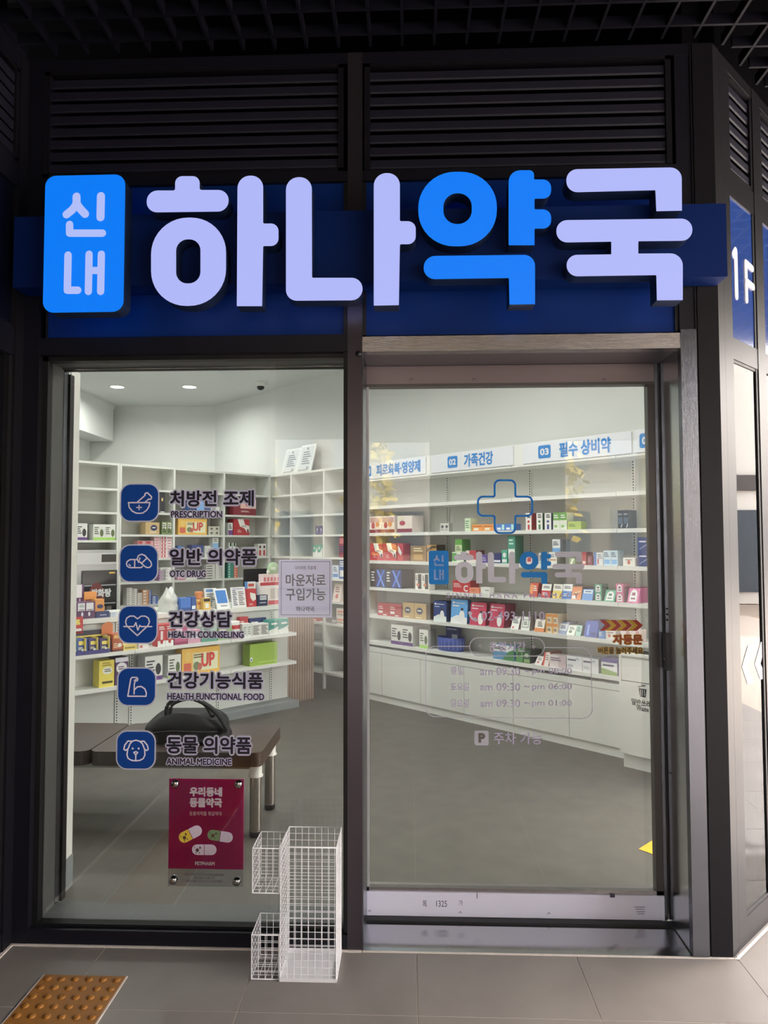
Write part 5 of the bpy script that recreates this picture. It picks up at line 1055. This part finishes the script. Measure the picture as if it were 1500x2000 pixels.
# ================================================================== vinyl on the left window
GY = .0535
def gp(px, py): return FA.at(px, py, GY)
ICON = {
 'mortar': [([(.22, .50), (.76, .50)], 0), ([(.22, .50), (.24, .62), (.32, .72), (.42, .77), (.50, .775), (.58, .77), (.68, .70), (.74, .60), (.76, .50)], 0), ([(.44, .49), (.64, .31), (.63, .28), (.66, .25), (.70, .25), (.80, .35), (.80, .39), (.77, .42), (.73, .41), (.64, .49)], 0), ([(.49, .57), (.49, .68)], 0), ([(.43, .625), (.55, .625)], 0)],
 'pills': [([(.40, .40), (.28, .40), (.21, .45), (.19, .51), (.21, .57), (.28, .61), (.56, .61), (.60, .58)], 0), ([(.40, .40), (.47, .40)], 0), ([(.40, .40), (.40, .61)], 0), ([(.50, .47), (.46, .39), (.49, .30), (.57, .26), (.65, .29), (.81, .46), (.83, .54), (.79, .60), (.72, .61), (.66, .58), (.50, .43)], 0), ([(.57, .50), (.70, .37)], 0), ([(.26, .53), (.29, .56)], 0), ([(.52, .40), (.53, .36)], 0)],
 'heart': [([(.22, .53), (.19, .43), (.22, .33), (.30, .28), (.40, .28), (.49, .35), (.58, .28), (.68, .28), (.76, .33), (.79, .43), (.75, .53), (.49, .78), (.22, .53)], 0), ([(.15, .55), (.40, .55), (.45, .45), (.50, .64), (.55, .52), (.58, .55), (.85, .55)], 0)],
 'arm': [([(.28, .74), (.35, .30), (.38, .26), (.50, .26), (.53, .29), (.52, .34), (.46, .36), (.44, .44), (.44, .68)], 0), ([(.44, .34), (.50, .30)], 0), ([(.44, .58), (.52, .50), (.62, .49), (.71, .55), (.75, .65), (.74, .74), (.28, .74)], 0)],
 'dog': [([(.36, .33), (.42, .27), (.50, .25), (.58, .27), (.66, .33), (.72, .48), (.73, .62), (.69, .71), (.60, .76), (.50, .77), (.40, .76), (.31, .71), (.28, .62), (.30, .48), (.36, .33)], 0), ([(.40, .28), (.30, .27), (.22, .38), (.20, .48), (.24, .51), (.30, .47)], 0), ([(.62, .28), (.70, .27), (.79, .38), (.81, .48), (.77, .51), (.72, .47)], 0),
         ([(.45, .56), (.50, .54), (.55, .56), (.50, .62), (.45, .56)], 0), ([(.50, .62), (.50, .76)], 0), ([(.42, .46), (.421, .46)], 1), ([(.57, .46), (.571, .46)], 1)]}
DEC = [('mortar', (234.6, 311, 944, 1019.5), '처방전 조제', (331, 497, 956, 991), 'PRESCRIPTION', (334, 434, 998, 1011), 'blue mortar and pestle window decal with the PRESCRIPTION lettering'),
       ('pills', (233, 309, 1063, 1138), '일반 의약품', (330, 503, 1070, 1106), 'OTC DRUG', (332, 402, 1114, 1127), 'blue capsules window decal with the OTC DRUG lettering'),
       ('heart', (231, 308, 1182, 1258), '건강상담', (328, 454, 1192, 1227), 'HEALTH COUNSELING', (329, 476, 1233, 1246), 'blue heartbeat window decal with the HEALTH COUNSELING lettering'),
       ('arm', (229, 305, 1303, 1380), '건강기능식품', (326, 515, 1311, 1347), 'HEALTH FUNCTIONAL FOOD', (327, 516, 1354, 1367), 'blue flexed arm window decal with the HEALTH FUNCTIONAL FOOD lettering'),
       ('dog', (227, 304, 1426, 1504), '동물 의약품', (324, 492, 1437, 1474), 'ANIMAL MEDICINE', (325, 452, 1481, 1494), 'blue dog face window decal with the ANIMAL MEDICINE lettering')]
for key, bx_, ko, kb_, en, eb, lab in DEC:
    t = empty('window_decal'); tag(t, lab, 'sticker', 'service decals on the left window')
    x0, z1 = gp(bx_[0], bx_[2]); x1, z0 = gp(bx_[1], bx_[3]); w = x1-x0; h = z1-z0
    ti = MB().ext(rr(x0, x1, z0, z1, .045, 8), [rr(x0+.006, x1-.006, z0+.006, z1-.006, .040, 8)], GY, None, DEC_L).ext(rr(x0+.0055, x1-.0055, z0+.0055, z1-.0055, .040, 8), [], GY-.0004, None, DEC_B).build('icon_tile', t)
    b = MB()
    for i, (pts, dot) in enumerate(ICON[key]): b.stroke([(x0+p[0]*w, z1-p[1]*h) for p in pts], .0085 if dot else .0052, GY-.0008, DEC_I)
    b.build('icon_lines', ti)
    b = MB(); ptext(b, FA, GY, ko, kb_[0]-2, kb_[1]+2, kb_[2]-2, kb_[3]+2, DEC_L, .0085, GY-.0002); ptext(b, FA, GY, ko, kb_[0]+1, kb_[1]-1, kb_[2]+1.5, kb_[3]-1.5, DEC_K, .0021, GY-.0006); b.build('korean_lettering', t)
    b = MB(); ptext(b, FA, GY, en, eb[0]-2, eb[1]+2, eb[2]-2, eb[3]+2, DEC_L, .0055, GY-.0002); ptext(b, FA, GY, en, *eb, DEC_K, .0007, GY-.0006); b.build('english_lettering', t)
# paper notice
t = empty('paper_notice'); tag(t, 'white paper notice with a navy border taped inside the left window', 'notice')
x0, z1 = FA.at(544.5, 1093, .066); x1, z0 = FA.at(648.5, 1206, .066)
MB().box(x0, x1, .0645, .0655, z0, z1, PAPER).build('sheet', t)
b = MB(); a, c = FA.at(549.5, 1097, .064); d, e = FA.at(644, 1201, .064); b.stroke([(a, c), (d, c), (d, e), (a, e)], .0022, .0641, INK, True)
for s, bb, bo in (('다이어트 치료제', (576, 617, 1105, 1113), .0002), ('마운자로', (558, 636, 1121, 1145), .0009), ('구입가능', (558, 636, 1149, 1173), .0009), ('하나약국', (578, 614, 1184, 1195), .0004)): ptext(b, FA, .064, s, *bb, INK, bo)
b.build('printed_text', t)
# acrylic poster on stand-offs
t = empty('poster'); tag(t, 'pink animal pharmacy poster in clear acrylic on four chrome stand-offs', 'poster')
x0, z1 = FA.at(330.5, 1521, .036); x1, z0 = FA.at(474.5, 1733, .036); zp = FA.at(400, 1698, .036)[1]
PK = film('poster_magenta', 'd83c9c', .8)
MB().box(x0, x1, .036, .039, z0, z1, glass_mat('acrylic', (.82, .82, .84), .8)).build('acrylic_sheet', t)
MB().box(x0, x1, .0395, .0405, zp, z1, PK).build('print', t)
b = MB(); TW = film('poster_white', 'eee0ee', .75)
def PT(s, bb, m=TW, bo=.0022, y=.0355): ptext(b, FA, y, s, *bb, m, bo)
PT('우리동네', (370, 434, 1537, 1556)); PT('동물약국', (370, 434, 1558, 1577)); b.build('heading_lettering', t); b = MB(); PT('동물의약품 취급약국', (370, 433, 1585, 1593), TW, .0); b.build('sub_lettering', t); b = MB(); PT('PETPHARM', (381, 419, 1683, 1690), TW, .0004)
b.build('foot_lettering', t); b = MB()
for i, (yy, a, d) in enumerate(((1706, 361, 437), (1712.5, 379, 420), (1718.5, 363, 434))): PT('동물의약품은 수의사 약사와 상담하세요' if i != 1 else '우리동네 동물약국', (a, d, yy, yy+5), mat('poster_text_plum', '4f2b42', .6), 0.)
b.build('printed_text', t)
def pill(cx_, cy_, L, Wd, ang, c1_, c2_):
    b = MB()
    X, Z = FA.at(cx_, cy_, .0355); k = 2.82/FPX; L, Wd = L*k, Wd*k; r = Wd/2
    def T(x, z): return (X+x*math.cos(ang)-z*math.sin(ang), Z+x*math.sin(ang)+z*math.cos(ang))
    lf = [(-L/2+r+r*math.cos(math.radians(90+18*i)), r*math.sin(math.radians(90+18*i))) for i in range(11)]
    rt = [(L/2-r+r*math.cos(math.radians(-90+18*i)), r*math.sin(math.radians(-90+18*i))) for i in range(11)]
    b.ext([T(*p) for p in lf+[(-.001, -r), (-.001, r)]], [], .0352, None, c1_); b.ext([T(*p) for p in rt+[(.001, r), (.001, -r)]], [], .0352, None, c2_)
    for (a_, c_, rx, rz) in ((-.28, -.05, .13, .22), (-.17, .18, .07, .14), (-.33, -.3, .03, .12), (-.2, -.3, .03, .12), (-.4, .2, .02, .15)):
        b.ext([T(L*a_+L*rx*.55*math.cos(j*.6), Wd*c_+Wd*rz*.8*math.sin(j*.6)) for j in range(10)], [], .0349, None, mat('animal_print', '4a3628', .6))
    b.build('printed_pill', t)
PY, PWh, PG = mat('pill_yellow', 'd0b13c', .5), mat('pill_white', 'c3b2c2', .5), mat('pill_green', '6a7f5a', .5)
pill(372, 1629, 48, 21, math.radians(27), PY, PWh); pill(430, 1633, 50, 20, math.radians(-8), PG, PWh); pill(399, 1659.5, 48, 20, 0, PWh, PWh)
for (a, c) in ((341, 1531.5), (465, 1532.5), (337.5, 1720.5), (461.5, 1723.5)):
    x, z = FA.at(a, c, .03); MB().lathe([(.0005, -.0), (.012, 0), (.015, .004), (.015, .026)], CHROME, (x, .026, z), 18, axis='y').build('stand_off', t)

# ================================================================== vinyl on the sliding door
VY = DY+.0155
def vp(px, py): return FA.at(px, py, VY)
# cross outline
pts = [(966, 938, 10), (1006.5, 938, 10), (1006.5, 970, 3), (1039.5, 970, 10), (1039.5, 1007.5, 10), (1006.5, 1007.5, 3), (1006.5, 1041, 10), (966, 1041, 10), (966, 1007.5, 3), (933.5, 1007.5, 10), (933.5, 970, 10), (966, 970, 3)]
k = 3.04/FPX
b = MB(); b.stroke(rpoly([(*vp(p[0], p[1]), p[2]*k) for p in pts], 5), .0085, VY, DEC_LB, True); tag(b.build('cross_decal'), 'blue outlined medical cross on the sliding door glass', 'sticker')
# logo, the sign in small
t = empty('logo_decal'); tag(t, 'blue and white shop name decal on the sliding door glass', 'sticker')
ax0, az1 = vp(837.5, 1075.5); ax1, _z = vp(1141.5, 1107); sx0, sx1 = bx0, sp(1353, 450)[0]; sc_ = (ax1-ax0)/(sx1-sx0)
def lg(p): return (ax0+(p[0]-sx0)*sc_, az1+(p[1]-bz1)*sc_)
b = MB().ext([lg(p) for p in rr(bx0, bx1, bz0, bz1, .035, 6)], [], VY, None, DEC_LB)
for i, (pts, w) in enumerate(SIN): b.stroke([lg(sp(60+x/5.77, 320+y/5.77)) for x, y in pts], w/5.77*2.61/FPX*sc_, VY-.0004, DEC_W, n=8)
b.build('name_tile', t)
for kind, parts in LET:
    b = MB()
    for o_, h_ in parts: b.ext([lg(p) for p in o_], [[lg(p) for p in hh] for hh in h_], VY, None, DEC_W if kind == 'w' else DEC_LB)
    b.build('letter', t)
b = MB(); ptext(b, FA, VY, 'S I N N A E   H A N A   P H A R M A C Y', 872, 1130, 1158, 1168, DEC_W, .0006); tag(b.build('name_lettering'), 'fine white SINNAE HANA PHARMACY lettering across the sliding door glass', 'sticker')
b = MB(); ptext(b, FA, VY, '02-493-1110', 940, 1064, 1194, 1212, DEC_W, .0006)
b.stroke([vp(917.5, 1198), vp(919, 1204), vp(923, 1209), vp(928, 1211)], .0085, VY, DEC_W); b.stroke([vp(917.5, 1197), vp(919.5, 1198)], .014, VY, DEC_W); b.stroke([vp(927, 1209), vp(929, 1211)], .014, VY, DEC_W)
tag(b.build('phone_decal'), 'white handset symbol and telephone number on the sliding door glass', 'sticker')
t = empty('opening_hours_decal'); tag(t, 'white outlined opening hours panel on the sliding door glass', 'sticker')
b = MB(); a0, c1_ = vp(917, 1245.5); a1, c0 = vp(1063.5, 1281.5); b.stroke(rr(a0, a1, c0, c1_, (c1_-c0)/2, 10), .0033, VY, DEC_W, True, 6); b.build('title_outline', t)
b = MB(); ptext(b, FA, VY, '운영시간', 955, 1027, 1253, 1273, DEC_W, .0010)
for xx, yy in ((937.5, 1262.5), (1042.5, 1263.5)):
    x, z = vp(xx, yy); c = MB(); c.stroke([(x-.007, z), (x+.007, z)], .0045, VY, DEC_W, n=4); c.stroke([(x, z-.007), (x, z+.007)], .0045, VY, DEC_W, n=4); c.build('plus_mark', t)
b.build('title_lettering', t)
ol = [(917, 1262.5)]+[(841, 1262.5)]
arc4 = lambda cx_, cy_, r, a0: [(cx_+r*math.cos(math.radians(a0+15*i)), cy_+r*math.sin(math.radians(a0+15*i))) for i in range(7)]
path = [(917, 1262.5)]+[p for p in reversed(arc4(850, 1281, 18.5, 180))]+[(831.5, 1380)]+[p for p in reversed(arc4(850, 1381, 18.5, 90))]+[(1137, 1403.5)]+[p for p in reversed(arc4(1138, 1384, 19, 0))]+[(1154, 1284)]+[p for p in reversed(arc4(1135, 1284, 19, 270))]+[(1064, 1264.5)]
b = MB(); b.stroke([vp(*p) for p in path], .0033, VY, DEC_W, n=6); b.build('panel_outline', t)
b = MB()
for s, bb in (('평일', (880, 905, 1302, 1318)), ('am 09:30', (938, 1016, 1303, 1319)), ('~', (1024, 1034, 1309, 1313)), ('pm 08:00', (1039, 1117, 1304, 1319)), ('토요일', (880, 916, 1333, 1349)), ('am 09:30', (938, 1016, 1334, 1349)), ('~', (1024, 1034, 1339, 1343)), ('pm 06:00', (1039, 1117, 1335, 1350)), ('일요일', (880, 916, 1365, 1381)), ('am 09:30', (938, 1016, 1366, 1381)), ('~', (1024, 1034, 1371, 1375)), ('pm 01:00', (1039, 1117, 1367, 1382))):
    b = MB(); ptext(b, FA, VY, s, *bb, DEC_W, .0004); b.build('hours_lettering', t)
t = empty('parking_decal'); tag(t, 'white P tile with parking lettering on the sliding door glass', 'sticker')
a0, c1_ = vp(926.5, 1427); a1, c0 = vp(954.5, 1456)
po = rr(a0, a1, c0, c1_, .008, 5); cxm, czm = (a0+a1)/2, (c0+c1_)/2; hw = (a1-a0)
# the P is cut out of the tile as a darker letter
b = MB().ext(po, [], VY, None, DEC_W); text(b, 'P', a0+.28*hw, a0+.76*hw, c0+.18*hw, c1_-.16*hw, VY-.0005, mat('cut_grey', '5b5952', .6), .003); b.build('parking_tile', t)
b = MB(); ptext(b, FA, VY, '주차 가능', 964, 1059, 1430, 1454, DEC_W, .0006); b.build('parking_lettering', t)
# automatic door sticker
t = empty('door_sticker'); tag(t, 'red and yellow chevron arrow sticker with automatic door lettering', 'sticker')
SR, SYL = mat('sticker_red', 'a8382c', .5), mat('sticker_yellow', 'c9a02c', .5)
b = MB(); y0, y1 = 1211, 1232; yc = (y0+y1)/2
for i, (xa, m) in enumerate(((1171, SR), (1182, SYL), (1192, SR), (1203, SYL), (1213, SR), (1224, SYL), (1234, SR))):
    e = xa+(11 if m is SYL else 10)
    q = [(xa, y1), (e, y1), (e+12, yc), (e, y0), (xa, y0), (xa+12, yc)]
    b.ext([vp(*p) for p in q], [], VY-.00005*i, None, m)
b.build('arrow', t)
b = MB(); ptext(b, FA, VY, '자동문', 1196, 1256, 1238, 1260, SYL, .0038, VY); ptext(b, FA, VY, '자동문', 1197.5, 1254.5, 1239.5, 1258.5, mat('sticker_orange_red', 'a5401f', .5), .0014, VY-.0004)
ptext(b, FA, VY, '버튼을 눌러주세요', 1167, 1257, 1263, 1278, SYL, .0034, VY); ptext(b, FA, VY, '버튼을 눌러주세요', 1168.5, 1255.5, 1264, 1277, DEC_K, .0007, VY-.0004); b.build('lettering', t)

# ================================================================== wire baskets
def grid(mb, P0, U, V, nu, nv, r, skip=(0, 0)):
    P0, U, V = Vector(P0), Vector(U), Vector(V)
    for i in range(nu+1): mb.tube([P0+U*(i/nu), P0+U*(i/nu)+V], r, WIRE, 5, False)
    for j in range(nv+1): mb.tube([P0+V*(j/nv), P0+V*(j/nv)+U], r, WIRE, 5, False)
    return mb
def basket(name, x0, x1, y0, y1, z0, z1, nx, ny, nz_, label, tray=False):
    t = empty(name, loc=(x0, y0, z0)); tag(t, label, 'basket'); w, d, h = x1-x0, y1-y0, z1-z0; r = .0012
    for nm_, P0, U, V, a, c in (('front_grid', (0, 0, 0), (w, 0, 0), (0, 0, h), nx, nz_), ('back_grid', (0, d, 0), (w, 0, 0), (0, 0, h), nx, nz_), ('side_grid', (0, 0, 0), (0, d, 0), (0, 0, h), ny, nz_), ('side_grid', (w, 0, 0), (0, d, 0), (0, 0, h), ny, nz_)):
        grid(MB(), P0, U, V, a, c, r).build(nm_, t)
    if not tray: grid(MB(), (0, 0, 0), (w, 0, 0), (0, d, 0), nx, ny, r).build('bottom_grid', t)
    R2 = .0021; b = MB(); c = [(0, 0), (w, 0), (w, d), (0, d), (0, 0)]
    for zz in (h, 0): b.tube([(p[0], p[1], zz) for p in c], R2, WIRE, 6)
    for p in c[:4]: b.tube([(p[0], p[1], 0), (p[0], p[1], h)], R2, WIRE, 6)
    b.build('rim', t)
    if tray:
        b = MB(); b.box(-.001, w+.001, -.001, d+.001, 0, .004, WIRE).box(-.002, w+.002, -.003, -.001, 0, .013, WIRE).box(-.002, w+.002, d+.001, d+.003, 0, .013, WIRE).box(-.003, -.001, -.003, d+.003, 0, .013, WIRE).box(w+.001, w+.003, -.003, d+.003, 0, .013, WIRE)
        b.build('tray', t)
    return t
basket('wire_basket', -.468, -.268, -.197, -.012, .0005, .468, 8, 8, 19, 'tall white wire basket with a tray base standing before the centre post', True)
basket('wire_basket', -.570, -.474, -.192, -.045, .304, .461, 4, 6, 6, 'small white wire basket hooked high on the tall basket')
t = basket('wire_basket', -.572, -.474, -.190, -.040, .0025, .156, 4, 6, 6, 'small white wire basket low beside the tall basket, on the floor')

# ================================================================== street beyond the canopy (seen in the glass)
tag(MB().box(-9, -1.3, -3.9, -3.6, 0, 3.95, mat('blocker_grey', '6a6663', .8)).box(.2, 1.5, -3.9, -3.6, 0, 3.95, mat('blocker_grey', '6a6663', .8)).build('light_blocker'), kind='structure')  # added unseen blocks that cut daylight and glass haze from the front
ro = tag(MB().box(-40, 60, -60, -14, -.08, -.02, mat('asphalt', '4c4945', .8, noise=.15, nscale=3)).box(14, 60, -14, 60, -.08, -.02, mat('pale_paving', 'b09f90', .8, noise=.1, nscale=2)).build('ground'), kind='structure')
FACE = mat('far_wall', '6a635e', .8); FWIN = mat('far_window', '3a424c', .15)
tag(MB().box(17, 17.3, -14, 16, 0, 6.5, mat('far_white', 'd8d2ca', .8)).box(16.95, 17, -14, 16, .3, 2.4, FWIN).box(16.9, 17, -14, 16, 2.9, 3.3, mat('far_dark', '55504e', .7)).build('wall_street'), kind='structure')
bd = empty('apartment_building', loc=(-9, -22, 0)); tag(bd, 'pale apartment block across the street, mirrored in the door glass', 'building')
MB().box(0, 34, -8, 0, 0, 13, FACE).build('wall', bd)
wme = None
for i in range(16):
    for j in range(4):
        if wme is None: o = MB().box(0, 1.2, -.05, .04, 0, 1.5, FWIN).build('window', bd); wme = o.data
        else: o = bpy.data.objects.new('window', wme); COL.objects.link(o); o.parent = bd
        o.location = (.5+1.95*i, 0, 1.2+3*j)
GK, TRK = mat('ginkgo_yellow', '8f7a24', .7, noise=.3, nscale=3), mat('tree_bark', '5a4a3c', .9)
for i, (x, y, s) in enumerate(((-3.6, -12.5, 1.), (-.9, -13.5, .9), (3.2, -12.8, 1.1), (6.2, -13, 1.0), (8.4, -12.6, 1.05))):
    t = empty('ginkgo_tree', loc=(x, y, -.02)); tag(t, ('yellow-leaved ginkgo tree mirrored at the left of the door glass', 'small ginkgo tree mirrored beside the leftmost one', 'tall ginkgo tree mirrored in the right of the door glass', 'ginkgo tree mirrored in the right steel post', 'farthest right ginkgo tree along the street')[i], 'tree', 'ginkgo trees along the street')
    MB().tube([(0, 0, 0), (.03, 0, 1.4*s), (-.04, .05, 3.2*s)], [.11, .09, .04], TRK, 8).build('trunk', t)
    random.seed(20+i); b = MB()
    for k in range(420):
        h_ = random.uniform(1.5, 5.2)*s; rad = .75*s*math.sin(max(.08, (5.4*s-h_)/(3.9*s))*2.2)*random.uniform(.3, 1.); a = random.uniform(0, 6.28); c = Vector((rad*math.cos(a), rad*math.sin(a), h_))
        u_ = Vector((random.uniform(-1, 1), random.uniform(-1, 1), random.uniform(-.6, .6))).normalized()*.13; v_ = u_.cross(Vector((random.random(), random.random(), random.random()))).normalized()*.11
        b.quad([c-u_, c-v_, c+u_, c+v_], GK)
    b.build('foliage', t)
